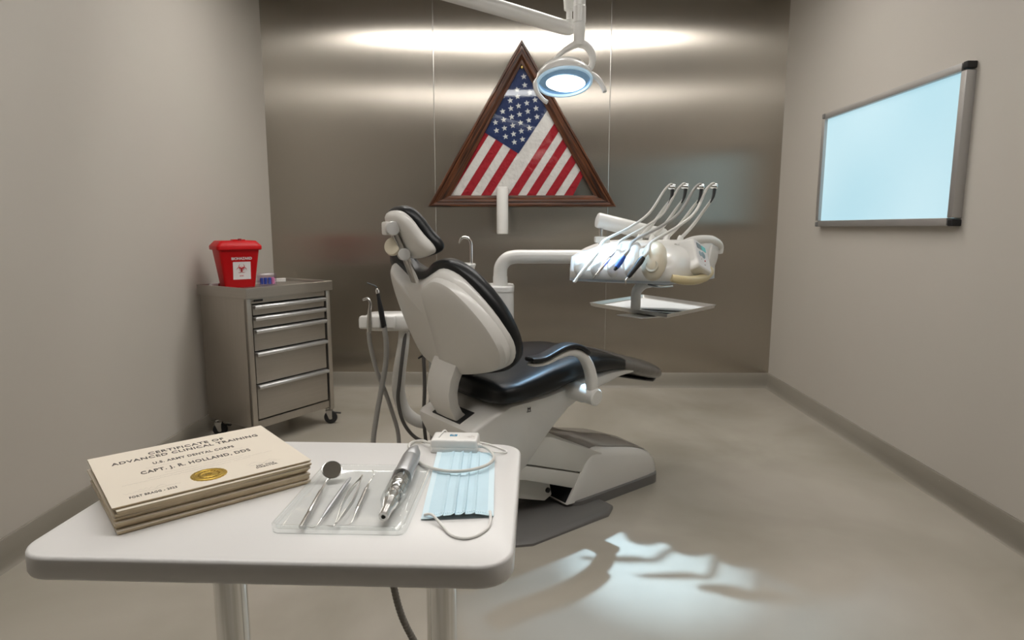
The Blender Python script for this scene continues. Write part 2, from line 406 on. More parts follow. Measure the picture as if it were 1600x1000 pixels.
def skirt(name, a, b, nrm):
    # coved concrete skirting: profile (out, z)
    prof = [(0, 0), (0.030, 0), (0.022, 0.006), (0.016, 0.02), (0.014, 0.05), (0.014, 0.108), (0.010, 0.115), (0, 0.116)]
    rings = [[(p[0]+nrm[0]*u, p[1]+nrm[1]*u, z) for u, z in prof] for p in (a, b)]
    struct(name, G().loft(rings), basem)
skirt('baseboard_left', (XL, YF), (XL, YB), (1, 0)); skirt('baseboard_right', (XR, YF), (XR, YB), (-1, 0)); skirt('baseboard_back', (XL, YB), (XR, YB), (0, -1))

# ceiling luminaires
def troffer(x, y, wx, wy, label, lm=None):
    t = thing('ceiling_light', label, 'light', (x, y, ZC), 0, 'flat panel lights on the ceiling')
    g = G(); e = 0.03
    g.box((0, wy/2+e/2, -0.015), (wx+2*e, e, 0.03)); g.box((0, -wy/2-e/2, -0.015), (wx+2*e, e, 0.03))
    g.box((wx/2+e/2, 0, -0.015), (e, wy, 0.03)); g.box((-wx/2-e/2, 0, -0.015), (e, wy, 0.03))
    build('frame', g, white, t); build('diffuser', G().box((0, 0, -0.008), (wx, wy, 0.012)), lm or lightm, t)
troffer(-0.66, 3.60, 1.24, 0.36, 'white framed flat ceiling light nearest the steel wall, on the left', lightm2)
troffer(0.66, 3.60, 1.24, 0.36, 'white framed flat ceiling light nearest the steel wall, on the right', lightm2)
troffer(-1.22, 1.15, 1.10, 0.42, 'white framed flat ceiling light above the instrument table, nearest the left wall')
troffer(0.0, 1.15, 1.10, 0.42, 'white framed flat ceiling light above the instrument table, in the middle of the front row')
troffer(1.22, 1.15, 1.10, 0.42, 'white framed flat ceiling light near the right wall, in the front row')

# ================================================================ framed flag
YW = YB-0.003
outer = [Vector((0.012, 2.598)), Vector((-0.694, 1.402)), Vector((0.725, 1.402))]
inner = [Vector((0.012, 2.434)), Vector((-0.522, 1.487)), Vector((0.560, 1.487))]
ft = thing('shadow_box_frame', 'dark walnut triangular display frame on the steel wall around the flag', 'picture frame', (0.012, YW, 1.402))
prof = [(-0.0, 0.0), (0.0, 0.050), (0.06, 0.060), (0.18, 0.060), (0.24, 0.048), (0.40, 0.046), (0.46, 0.056), (0.62, 0.054), (0.80, 0.034), (1.0, 0.030), (1.0, 0.0)]
for i, nm in ((0, 'left'), (1, 'bottom'), (2, 'right')):
    j = (i+1) % 3; g = G(); rings = []
    for c0, c1 in ((outer[i], inner[i]), (outer[j], inner[j])):
        rings.append([((c0.lerp(c1, t)).x, YW-d, (c0.lerp(c1, t)).y) for t, d in prof])
    g.loft(rings)
    o = build('frame_rail', g, woodm, ft, world=True, angle=20)
    me = o.data; uv = me.uv_layers.new(name='UVMap')
    Mi = ROOTINV[ft.name]; a = Mi @ Vector((outer[i].x, YW, outer[i].y)); d = (Mi @ Vector((outer[j].x, YW, outer[j].y))-a).normalized(); pn = Vector((0, -1, 0)).cross(d)
    for li, l in enumerate(me.loops):
        p = me.vertices[l.vertex_index].co-a; uv.data[li].uv = (p.dot(d)+i*3.3, p.dot(pn)+p.y*0.7)
gm = thin_glass('frame_glass', (0.97, 0.98, 0.98), 0.5)
gp = [inner[0].lerp(outer[0], 0.1), inner[1].lerp(outer[1], 0.1), inner[2].lerp(outer[2], 0.1)]
build('glass_pane', G().loft([[(p.x, YW-0.030, p.y) for p in gp], [(p.x, YW-0.027, p.y) for p in gp]]), gm, ft, world=True)
lab(build('hanging_screw', G().axis((0.014, YW-0.030, 2.408), (0.014, YW-0.044, 2.408), [(0, 0.010), (0.6, 0.012), (1, 0.006)]), mat('brass', (0.5, 0.36, 0.12), 0.3, metal=1), ft, world=True), 'brass screw')

def clip(poly, a, b):
    """keep the part of a convex polygon left of a->b"""
    out = []; n = len(poly)
    def side(p): return (b[0]-a[0])*(p[1]-a[1])-(b[1]-a[1])*(p[0]-a[0])
    for i in range(n):
        p, q = poly[i], poly[(i+1) % n]; sp, sq = side(p), side(q)
        if sp >= 0: out.append(p)
        if (sp > 0 and sq < 0) or (sp < 0 and sq > 0):
            t = sp/(sp-sq); out.append((p[0]+(q[0]-p[0])*t, p[1]+(q[1]-p[1])*t))
    return out
# pixel-free flag plan, in metres on the wall (x, z)
fk = 0.005
def FZ(u, v): return (0.012+(u-815)*0.00494, 2.598-(v-61)*0.00456)
tri = [tuple(inner[0].lerp(outer[0], 0.08)), tuple(inner[1].lerp(outer[1], 0.08)), tuple(inner[2].lerp(outer[2], 0.08))]
cl = FZ(759, 203); cc = FZ(810.5, 237); cr = FZ(856, 165)
sdir = Vector((cc[0]-cr[0], cc[1]-cr[1])).normalized(); sdl = Vector(FZ(723, 306))-Vector(FZ(787, 222)); sdl.normalize()
fg = G()
def fpoly(poly, d, mi):
    if len(poly) >= 3: fg.loft([[(x, YW-0.004, z) for x, z in poly], [(x, YW-d, z) for x, z in poly]], mi=mi)
def convclip(poly, cp):
    A = sum(cp[i][0]*cp[(i+1) % len(cp)][1]-cp[(i+1) % len(cp)][0]*cp[i][1] for i in range(len(cp)))
    cp = cp if A > 0 else cp[::-1]
    for i in range(len(cp)): 
        poly = clip(poly, cp[i], cp[(i+1) % len(cp)])
        if not poly: return []
    return poly
# the cloth ends short of the right corner
end_a, end_b = FZ(912, 262), FZ(893, 306)
cloth = [FZ(815, 88), FZ(690, 320), FZ(887, 320), FZ(912, 266), FZ(905, 240)]
cloth = convclip(cloth, tri)
fpoly(cloth, 0.010, 0)
def stripe(p, q, dr, L=1.2):
    dr = Vector(dr)*L; return [tuple(p), tuple(q), (q[0]+dr[0], q[1]+dr[1]), (p[0]+dr[0], p[1]+dr[1])]
sd1 = (Vector(FZ(640+560/3.226, 250))-Vector(FZ(640+500/3.226, 250+100/3.226))).normalized()   # stripe direction, up and right
def zp(zx, zy): return Vector(FZ(640+zx/3.226, 40+zy/3.226))
def below(poly, a, b): return clip(poly, a, b) if poly else []
for x0_, x1_ in ((150, 213), (262, 312), (362, 412)):
    q = [zp(x0_, 858), zp(x1_, 858)]; q += [q[1]+sd1*1.5, q[0]+sd1*1.5]; q = convclip([tuple(v) for v in q], tri)
    q = below(q, cc, cl); 
    if q: fpoly(q, 0.0118, 1)
for x0_, x1_ in ((497, 545), (587, 634), (680, 727), (772, 822)):
    q = [zp(x0_, 858), zp(x1_, 858)]; q += [q[1]+sd1*1.9, q[0]+sd1*1.9]; q = convclip(convclip([tuple(v) for v in q], tri), cloth)
    if q: fpoly(q, 0.0118, 1)
canton = convclip([FZ(815, 80), FZ(745, 200), cl, cc, cr, FZ(870, 150)][0:1]+[FZ(740, 190), cl, cc, cr, FZ(880, 160)], tri)
fpoly(canton, 0.0135, 2)
stars = [(575, 245), (580, 288), (543, 312), (510, 365), (550, 392), (590, 378), (630, 362), (473, 420), (513, 405), (635, 405), (595, 420), (555, 435), (640, 448), (600, 465), (517, 448), (478, 463), (438, 476), (560, 478), (522, 492), (482, 505), (443, 517), (603, 505), (564, 520), (526, 535), (487, 548), (570, 562), (530, 577), (545, 345), (605, 325)]
for sx, sy in stars:
    cx, cz = FZ(640+sx/3.226, 40+sy/3.226); pts = []
    for k in range(10):
        a = PI/2+k*PI/5+0.12; rr = 0.0225 if k % 2 == 0 else 0.0095
        pts.append((cx+rr*math.cos(a), cz+rr*math.sin(a)))
    n = len(fg.v); ring0 = [(x, YW-0.0135, z) for x, z in pts]; ring1 = [(x, YW-0.0145, z) for x, z in pts]
    vs = ring0+ring1+[(cx, YW-0.0150, cz)]
    fs = [(j, (j+1) % 10, 10+(j+1) % 10, 10+j) for j in range(10)]+[(10+j, 10+(j+1) % 10, 20) for j in range(10)]
    fg.add(vs, fs, 3)
single('folded_flag', fg, [whitef, redf, bluef, starf], 'red, white and blue flag with stars and diagonal stripes inside the triangular frame', 'flag', smooth=False)

# short white tube on the steel wall
t = thing('wall_tube', 'short upright white tube on the steel wall just below the framed flag', 'wall fixture', (-0.130, YB, 1.197))
g = G(); g.lathe([(0.036, 0), (0.043, 0.004), (0.044, 0.012), (0.044, 0.340), (0.042, 0.348), (0.036, 0.351)], 28, Matrix.Translation((0, -0.062, 0)))
build('tube', g, white, t); build('bracket', G().box((0, -0.012, 0.10), (0.04, 0.024, 0.05)), satin, t); build('bracket', G().box((0, -0.012, 0.26), (0.04, 0.024, 0.05)), satin, t)

# ================================================================ backlit panel on the right wall
t = thing('backlit_panel', 'glowing pale blue panel in a grey aluminium frame on the right wall', 'light panel', (XR, 3.511, 1.255))
y0, y1, z0, z1 = -0.655, 0.655, 0.0, 0.700; bw = 0.036
for nm, c, d in (('frame_rail', (-0.022, 0, z0+bw/2), (0.044, y1-y0-2*bw, bw)), ('frame_rail', (-0.022, 0, z1-bw/2), (0.044, y1-y0-2*bw, bw)),
                 ('frame_stile', (-0.022, y0+bw/2, (z0+z1)/2), (0.044, bw, z1-z0-2*bw)), ('frame_stile', (-0.022, y1-bw/2, (z0+z1)/2), (0.044, bw, z1-z0-2*bw))):
    build(nm, G().box(c, d), framealu, t, bevel=0.004)
for yy in (y0+bw/2, y1-bw/2):
    for zz in (z0+bw/2, z1-bw/2):
        lab(build('corner_cap', G().box((-0.022, yy+(0.004 if yy > 0 else -0.004), zz+(0.004 if zz > 0.3 else -0.004)), (0.046, bw-0.006, bw-0.006)), blk if yy < 0 else darkgrey, t, bevel=0.006, seg=3), 'dark corner cap')
build('screen', G().box((-0.018, 0, (z0+z1)/2), (0.012, y1-y0-2*bw+0.002, z1-z0-2*bw+0.002)), screen_m, t)

# ================================================================ instrument table
TX, TY, TZ = -0.352, 1.040, 0.80
TA = R(-1.5)
t = thing('instrument_table', 'white laminate instrument table on chrome legs in the foreground', 'table', (TX, TY, 0), TA)
g = G(); po = rrect(-0.350, -0.243, 0.350, 0.243, 0.050, 8); TH = 0.036
rings = []
for ins, z in ((0.006, TZ-TH), (0.002, TZ-TH+0.002), (0, TZ-TH+0.006), (0, TZ-0.005), (0.0015, TZ-0.0015), (0.005, TZ)):
    rings.append([(x, y, z) for x, y in inset_poly(po, ins)])
g.loft(rings); build('tabletop', g, tabletop_m, t, angle=60)
for lx, ly in ((-0.078, -0.165), (0.232, -0.110)):
    g = G(); g.lathe([(0.0235, 0.03), (0.0235, TZ-TH)], 28, Matrix.Translation((lx, ly, 0)))
    build('leg', g, chrome, t)
    g = G(); g.lathe([(0.035, TZ-TH-0.006), (0.035, TZ-TH)], 28, Matrix.Translation((lx, ly, 0))); build('mounting_flange', g, satin, t)
    g = G(); g.box((lx, ly+0.08, 0.018), (0.06, 0.50, 0.026)); build('foot', g, satin, t, bevel=0.008)
build('crossbar', G().tube([(-0.078, -0.165, 0.12), (0.232, -0.110, 0.12)], 0.012, smooth=1), chrome, t)

# certificates
CA = R(41.0); CX, CY = -0.5685, 1.064; CW, CH_ = 0.303, 0.258
hs = [0.0065, 0.0060, 0.0065, 0.0060, 0.0065, 0.0060, 0.0040]
order = ['at the bottom of the stack', 'second from the bottom of the stack', 'third from the bottom of the stack', 'in the middle of the stack', 'third from the top of the stack', 'second from the top, just under the printed one', '']
zz = TZ
for i, h in enumerate(hs):
    top = i == len(hs)-1
    off = [(0.004, -0.004, 0.6), (0.001, 0.001, -0.5), (0.003, -0.003, 0.3), (-0.002, 0.0, 0.8), (0.004, -0.001, -0.6), (0.006, -0.003, 0.5), (0, 0.003, 0)][i]
    if top: label = 'cream certificate of advanced clinical training with a gold seal, topmost of the stack'
    else: label = 'cream certificate board '+order[i]
    t = thing('certificate', label, 'certificate', (CX+off[0], CY+off[1], zz), CA+R(off[2]), 'certificates stacked on the table')
    g = G(); hx, hy = CW/2-(0.003 if not top else 0), CH_/2-(0.002 if not top else 0)
    # leaf with a barely lifted far edge
    nx = 10; th = h-0.0007
    g.loft([[(x, y, z) for x, y in rrect(-hx+q, -hy+q, hx-q, hy-q, 0.001, 1)] for q, z in ((0.0022, 0.0), (0.0022, th*0.30), (0.0004, th*0.42), (0.0, th*0.6), (0.0, th))])
    build('board', g, board_m, t, angle=30)
    g = G(); rings = []
    for k in range(nx+1):
        x = -hx+2*hx*k/nx; lift = 0
        rings.append([(x, -hy-0.0003, th), (x, hy+0.0003, th+lift), (x, hy+0.0003, th+0.0006+lift), (x, -hy-0.0003, th+0.0006)])
    g.loft(rings); lf = build('paper_face', g, paper, t)
    if top:
        Z0 = th+0.0007
        def TM(x, y): return Matrix.Translation((x, y, Z0))
        g = G()
        for txt, x, y, wd, sz in (('CERTIFICATE OF', 0.002, 0.0915, 0.130, 0.0185), ('ADVANCED CLINICAL TRAINING', 0.001, 0.0700, 0.248, 0.0185), ('U.S. ARMY DENTAL CORPS', 0.001, 0.0330, 0.135, 0.0155),
                                  ('CAPT. J. R. HOLLAND, DDS', -0.003, -0.0052, 0.178, 0.0200), ('FORT BRAGG - 2023', -0.092, -0.1050, 0.066, 0.0115), ('SGT. HALE', 0.082, -0.098, 0.030, 0.0075), ('DIRECTOR', 0.082, -0.106, 0.036, 0.0075)):
            g = G(); text_geo(g, txt, Matrix.Identity(4), sz, spacing=1.12, bold=sz*0.022)
            xs_ = [v[0] for v in g.v]; k_ = wd/(max(xs_)-min(xs_)); g.v = [(v[0]*k_+x, v[1]+y, v[2]+Z0) for v in g.v]
            build('text_line', g, ink, t, smooth=False)
        g = G(); I = Matrix.Translation((0, 0, Z0))
        squiggle(g, I, -0.081, -0.035, 0.0145, 0.0022, 1); squiggle(g, I, -0.020, 0.080, 0.0135, 0.0035, 2)
        squiggle(g, I, -0.060, -0.01, -0.0265, 0.0022, 3); squiggle(g, I, 0.0, 0.068, -0.0265, 0.0024, 4)
        squiggle(g, I, -0.088, 0.115, -0.038, 0.0016, 5); squiggle(g, I, -0.126, 0.04, -0.0475, 0.0016, 6)
        squiggle(g, I, 0.045, 0.075, -0.046, 0.0016, 12)
        squiggle(g, I, -0.130, -0.070, -0.084, 0.006, 7, dens=260); squiggle(g, I, -0.11, -0.05, -0.091, 0.002, 8, dens=300)
        squiggle(g, I, 0.055, 0.105, -0.083, 0.006, 9, dens=260); squiggle(g, I, 0.058, 0.11, -0.090, 0.0018, 10)
        build('handwriting', g, inkgrey, t, smooth=False)
        g = G(); n = 48; rings = []
        for rr, z in ((1, 0), (1, 0.0006), (0.86, 0.0008), (0.84, 0.0012), (0.80, 0.0012), (0.78, 0.0006), (0.5, 0.0006), (0.48, 0.0010), (0.44, 0.0010), (0.42, 0.0006)):
            rings.append([((0.0275*rr*(1+(0.035 if j % 2 and rr == 1 else 0)))*math.cos(2*PI*j/n), (0.0275*rr*(1+(0.035 if j % 2 and rr == 1 else 0)))*math.sin(2*PI*j/n), z) for j in range(n)])
        g.loft(rings, M=Matrix.Translation((-0.006, -0.084, Z0)))
        for k in range(18):
            a = 2*PI*k/18; g.box((0.0155*math.cos(a), 0.0155*math.sin(a), 0.0008), (0.003, 0.0012, 0.0006), Matrix.Translation((-0.006, -0.084, Z0)) @ Matrix.Rotation(0, 4, 'Z'), mi=1)
        g.lathe([(0.006, 0.0006), (0.005, 0.0014), (0.002, 0.0016)], 5, Matrix.Translation((-0.006, -0.084, Z0)), mi=1)
        lab(build('seal', g, [gold, gold2], t, angle=15), 'round gold foil seal')
    zz += h

# clear instrument tray
TRX, TRY = -0.2660, 0.9960
g = G(); hw, hd = 0.1015, 0.1235
P = rrect(-hw, -hd, hw, hd, 0.014, 5)
rings = []
for ins, z in ((0.002, 0), (0, 0.002), (0, 0.0125), (0.0012, 0.0138), (0.0042, 0.0138), (0.0055, 0.0125), (0.0062, 0.0055), (0.0095, 0.0045)):
    rings.append([(x, y, z+TZ) for x, y in inset_poly(P, ins)])
g.loft(rings, M=Matrix.Translation((TRX, TRY, 0)) @ Matrix.Rotation(R(-1.5), 4, 'Z'))
single('instrument_tray', g, acrylic, 'clear acrylic tray holding dental instruments on the white table', 'tray', angle=50)
TB = TZ+0.0046    # tray floor

def tool(name, label, a, b, prof, m, n=16):
    """tool lying along a->b (world); prof = (t, radius)"""
    t = thing(name, label, 'dental tool', (a[0], a[1], TB), 0)
    build('handle', G().axis(a, b, prof, n), m, t, world=True, angle=30); return t
# mouth mirror
a = Vector((-0.3245, 0.880, TB+0.0037)); b = Vector((-0.3365, 1.040, TB+0.0060))
t = tool('mouth_mirror', 'steel mouth mirror with round head, leftmost in the clear tray', a, b, [(0, 0.0025), (0.01, 0.0036), (0.30, 0.0036), (0.31, 0.0030), (0.33, 0.0036), (0.78, 0.0036), (0.82, 0.0022), (1, 0.0016)], satin)
hc = Vector((-0.3335, 1.070, TB+0.018)); hn = Vector((0.235, -0.590, 0.790)).normalized()
g = G(); g.tube([b, b+Vector((0.0, 0.012, 0.001)), hc+Vector((0.0, -0.014, -0.012))], 0.0014); build('neck', g, satin, t, world=True)
Mh = Matrix.Translation(hc) @ hn.to_track_quat('Z', 'Y').to_matrix().to_4x4()
build('head', G().lathe([(0.008, -0.003), (0.0165, -0.002), (0.0178, 0), (0.0178, 0.001), (0.0164, 0.0014), (0.0162, 0.0006)], 36, Mh), satin, t, world=True)
build('mirror_glass', G().lathe([(0.0160, 0.0004), (0.0160, 0.0009)], 36, Mh), mat('mirror', (0.85, 0.85, 0.84), 0.02, metal=1), t, world=True)
# scaler
a = Vector((-0.3030, 0.910, TB+0.0033)); b = Vector((-0.3005, 1.068, TB+0.0040))
t = tool('dental_scaler', 'slim grey steel scaler lying right of the mouth mirror', a, b, [(0, 0.0012), (0.12, 0.0028), (0.2, 0.0034), (0.6, 0.0040), (0.9, 0.0038), (1, 0.0014)], alu)
build('tip', G().tube([a, a+Vector((-0.001, -0.02, -0.001)), a+Vector((-0.006, -0.027, -0.001)), a+Vector((-0.014, -0.026, 0.0))], [0.0012, 0.001, 0.0008, 0.0004], n=8), satin, t, world=True)
# tweezers
t = thing('tweezers', 'curved steel tweezers between the two slim probes in the clear tray', 'dental tool', (-0.278, 0.98, TB))
for s in (-1, 1):
    g = G(); rings = []
    for k in range(17):
        u = k/16; y = 0.893+0.180*u; x = -0.2775-0.0045*u+0.002+s*(0.0006+0.0066*math.sin(PI*min(1, u*1.05))**1.2*(1 if u < 0.95 else 0.5))
        hw_ = 0.0009+0.0034*math.sin(PI*(0.06+0.86*u))**1.0; zc = TB+0.0045+0.002*u
        tk = 0.0006
        rings.append([(x-tk, y, zc-hw_), (x+tk, y, zc-hw_), (x+tk, y, zc+hw_), (x-tk, y, zc+hw_)])
    g.loft(rings); build('prong', g, satin, t, world=True, angle=50)
build('bent_tip', G().tube([(-0.276, 0.895, TB+0.004), (-0.279, 0.888, TB+0.002), (-0.290, 0.892, TB+0.0014)], [0.0014, 0.0013, 0.0006], n=8), satin, t, world=True)
# explorer
a = Vector((-0.2555, 0.925, TB+0.0032)); b = Vector((-0.2620, 1.045, TB+0.0036))
t = tool('dental_explorer', 'thin double ended steel explorer with knurled grip beside the tweezers', a, b, [(0, 0.0011), (0.1, 0.0026), (0.16, 0.0026), (0.18, 0.0034)]+[(0.2+0.03*k, 0.0034 if k % 2 else 0.0029) for k in range(20)]+[(0.82, 0.0034), (0.84, 0.0026), (0.9, 0.0026), (1, 0.0010)], satin)
build('hook_tip', G().tube([b, b+Vector((0.001, 0.018, 0.002)), b+Vector((0.004, 0.024, 0.006)), b+Vector((-0.002, 0.034, 0.012))], [0.001, 0.0009, 0.0007, 0.0003], n=8), satin, t, world=True)
build('straight_tip', G().tube([a, a+Vector((0.001, -0.02, -0.001)), a+Vector((-0.001, -0.030, -0.0015)), a+Vector((-0.008, -0.034, -0.001))], [0.001, 0.0008, 0.0006, 0.0003], n=8), satin, t, world=True)
# motor handpiece
a = Vector((-0.2060, 0.900, TB+0.0115)); b = Vector((-0.2065, 1.195, TB+0.0150)); b.x = -0.2040; a.x = -0.2055
t = thing('motor_handpiece', 'large grey motor handpiece with clear middle section, rightmost in the tray', 'dental tool', (-0.205, 1.0, TB))
build('body', G().axis(a, b, [(0.50, 0.0170), (0.505, 0.0175), (0.53, 0.0178), (0.60, 0.0168), (0.78, 0.0165), (0.785, 0.0160), (0.79, 0.0165), (0.90, 0.0135), (0.97, 0.0075), (1, 0.0055)], 28), alu, t, world=True, angle=25)
build('clear_sleeve', G().axis(a, b, [(0.16, 0.0125), (0.18, 0.0165), (0.24, 0.0175), (0.27, 0.0150), (0.30, 0.0170), (0.50, 0.0172)], 28), acrylic, t, world=True, angle=25)
build('inner_spindle', G().axis(a, b, [(0.16, 0.008), (0.2, 0.009), (0.22, 0.006), (0.26, 0.010), (0.30, 0.006), (0.34, 0.011), (0.36, 0.006), (0.40, 0.012), (0.44, 0.007), (0.49, 0.012)], 20), satin, t, world=True, angle=25)
build('coil', G().tube([(a+(b-a)*(0.30+0.004*k)) + Vector((0.0135*math.cos(k*1.05), 0, 0.0135*math.sin(k*1.05))) for k in range(44)], 0.0007, n=6, smooth=1), chrome, t, world=True)
g = G().axis(a, b, [(0.0, 0.0035), (0.0, 0.0070), (0.01, 0.0080), (0.09, 0.0080), (0.10, 0.0090), (0.17, 0.0125)], 24, caps=False)
g.axis(a, b, [(0.02, 0.0036), (0.021, 0.0036)], 16)
build('nozzle', g, satin, t, world=True, angle=25)

# face mask
t = thing('face_mask', 'pale blue pleated face mask lying flat on the right of the table', 'face mask', (-0.10, 1.075, TZ))
c00, c10, c11, c01 = Vector((-0.152, 0.921, 0)), Vector((-0.040, 0.933, 0)), Vector((-0.049, 1.213, 0)), Vector((-0.166, 1.228, 0))
def mask_pt(u, v, up=0):
    p = c00*(1-u)*(1-v)+c10*u*(1-v)+c11*u*v+c01*(1-u)*v
    z = 0.0025+0.004*math.sin(PI*u)*math.sin(PI*min(1, max(0, v)))
    z += 0.0012*math.sin(u*9+v*5)*math.sin(v*7+u*3)
    for c, h in ((0.30, 0.0020), (0.46, 0.0036), (0.60, 0.0038), (0.74, 0.0026)):
        d = (u-c)/0.05
        if -1 < d <= 0: z += h*(1+d)
        if 0 < d < 0.15: z += h*(1-d/0.15)
    if v < 0.14: z += 0.0065*(1-v/0.14)**1.5*math.sin(PI*min(1, max(0, (u-0.1)/0.9)))**1.2
    return Vector((p.x, p.y, TZ+z+up))
def sheet(fn, u0, u1, v0, v1, nu, nv, th=0.0006):
    g = G(); A = [fn(u0+(u1-u0)*i/nu, v0+(v1-v0)*j/nv) for j in range(nv+1) for i in range(nu+1)]
    B = [p-Vector((0, 0, th)) for p in A]; N = len(A); W_ = nu+1; fs = []
    for j in range(nv):
        for i in range(nu):
            q = j*W_+i; fs.append((q, q+1, q+1+W_, q+W_)); fs.append((N+q, N+q+W_, N+q+1+W_, N+q+1))
    for i in range(nu): fs.append((i, N+i, N+i+1, i+1)); q = nv*W_+i; fs.append((q, q+1, N+q+1, N+q))
    for j in range(nv): q = j*W_; fs.append((q, q+W_, N+q+W_, N+q)); q = j*W_+nu; fs.append((q, N+q, N+q+W_, q+W_))
    g.add([tuple(p) for p in A+B], fs); return g
build('mask_body', sheet(mask_pt, 0, 1, 0, 1, 100, 40), maskblue, t, world=True, angle=70)
lab(build('edge_band', sheet(lambda u, v: mask_pt(u, v, 0.0007), 0.0, 0.085, 0, 1, 8, 40), maskin, t, world=True, angle=70), 'paler stitched band')
lab(build('edge_band', sheet(lambda u, v: mask_pt(u, v, 0.0007), 0.915, 1.0, 0, 1, 8, 40), maskin, t, world=True, angle=70), 'paler stitched band')
for y_ in (0.012,):
    g = G()
    for k in range(26):
        u = 0.12+0.76*k/25; p = mask_pt(u, 0.03, 0.0005); q = mask_pt(u, 0.055, 0.0005); g.tube([p, q], 0.0006, n=5, smooth=1)
    build('stitching', g, maskin, t, world=True)
L = 0.0022
build('ear_loop', G().tube([(-0.148, 0.929, TZ+0.006), (-0.135, 0.923, TZ+0.009), (-0.116, 0.897, TZ+0.004), (-0.100, 0.872, TZ+L), (-0.080, 0.862, TZ+L), (-0.062, 0.871, TZ+L), (-0.048, 0.892, TZ+0.003), (-0.044, 0.915, TZ+0.005), (-0.046, 0.940, TZ+0.007)], L, n=8), elastic, t, world=True)
build('ear_loop', G().tube([(-0.160, 1.222, TZ+0.006), (-0.162, 1.228, TZ+0.018), (-0.163, 1.235, TZ+0.0285), (-0.160, 1.255, TZ+0.0295), (-0.155, 1.272, TZ+0.0295), (-0.145, 1.279, TZ+0.018), (-0.10, 1.276, TZ+0.006), (-0.06, 1.262, TZ+L), (-0.030, 1.230, TZ+L), (-0.028, 1.215, TZ+L), (-0.052, 1.208, TZ+0.006)], 0.0017, n=8), elastic, t, world=True)

# small control box with cable
BA = R(-2.5)
t = thing('control_box', 'small white electronic box with a blue logo and grey cable behind the mask', 'device', (-0.131, 1.238, TZ), BA)
g = G(); P = rrect(-0.048, -0.024, 0.048, 0.032, 0.006, 4)
g.loft([[(x, y, z) for x, y in inset_poly(P, i)] for i, z in ((0.002, 0.0), (0, 0.002), (0, 0.012), (0.0006, 0.0125), (0, 0.013), (0.001, 0.024), (0.003, 0.027), (0.006, 0.0275))])
build('housing', g, white, t, angle=50)
g = G(); text_geo(g, 'on', Matrix.Translation((0.0, 0.007, 0.0277)), 0.006, ext=0.0001); text_geo(g, '||', Matrix.Translation((0.008, 0.006, 0.0277)), 0.003, ext=0.0001)
for k in range(3): squiggle(g, Matrix.Translation((0, 0, 0.0277)) @ Matrix.Rotation(R(35), 4, 'Z'), 0.020, 0.034, -0.014-0.004*k, 0.0007, 30+k, w=0.0004, dens=900)
lab(build('printing', g, inkgrey, t, smooth=False), 'dark printed marks')
g = G(); g.box((-0.004, 0.008, 0.0277), (0.015, 0.011, 0.0004)); o = build('logo_patch', g, tealt, t); lab(o, 'blue logo patch')
g = G(); g.tube([(-0.008, 0.009, 0.0281), (-0.003, 0.011, 0.0281), (-0.004, 0.007, 0.0281), (0.0, 0.006, 0.0281)], 0.0007, n=5); build('logo_mark', g, labelw, o)
cz = TZ+0.0032
build('cable', G().tube([(-0.083, 1.226, TZ+0.013), (-0.068, 1.218, TZ+0.012), (-0.052, 1.190, TZ+0.0085), (-0.050, 1.155, TZ+0.0105), (-0.062, 1.118, TZ+0.0130), (-0.090, 1.090, TZ+0.0150), (-0.125, 1.088, TZ+0.0135), (-0.160, 1.115, TZ+0.0080), (-0.190, 1.155, cz), (-0.212, 1.205, cz+0.0), (-0.228, 1.250, cz), (-0.222, 1.272, TZ+0.004), (-0.203, 1.268, TZ+0.008), (-0.190, 1.250, TZ+0.011), (-0.178, 1.242, TZ+0.013)], 0.0030, n=10), hosegrey if False else hosewhite, t, world=True)
build('cable_gland', G().tube([(-0.086, 1.2265, TZ+0.0135), (-0.075, 1.223, TZ+0.013)], [0.005, 0.0038], smooth=1), white, t, world=True)
build('cable_gland', G().tube([(-0.176, 1.241, TZ+0.0135), (-0.187, 1.248, TZ+0.012)], [0.005, 0.0038], smooth=1), white, t, world=True)

# ribbed hose behind the table
pts = [(-0.315, 1.345, 0.22), (-0.312, 1.35, 0.60), (-0.300, 1.34, 0.50)]
hp = [Vector((-0.30, 1.60, 0.55)), Vector((-0.292, 1.45, 0.60)), Vector((-0.287, 1.33, 0.58)), Vector((-0.283, 1.30, 0.50)), Vector((-0.268, 1.32, 0.38)), Vector((-0.235, 1.36, 0.26)), Vector((-0.20, 1.42, 0.12)), Vector((-0.20, 1.62, 0.03)), Vector((-0.22, 1.95, 0.014)), Vector((-0.26, 2.30, 0.03))]
g = G().tube(hp, 0.0085, n=10, smooth=26)
nr = len(g.v)//10
for i in range(nr):
    if i % 2:
        c = sum((Vector(g.v[i*10+j]) for j in range(10)), Vector())/10
        for j in range(10): g.v[i*10+j] = tuple(c+(Vector(g.v[i*10+j])-c)*0.80)
HOSE = g

# ================================================================ drawer cart
cw_, cd_ = 0.590, 0.430
FRc = Vector((-1.190, 3.925)); wv = Vector((0.31, 0.505)).normalized(); ca = math.atan2(wv.y, wv.x)
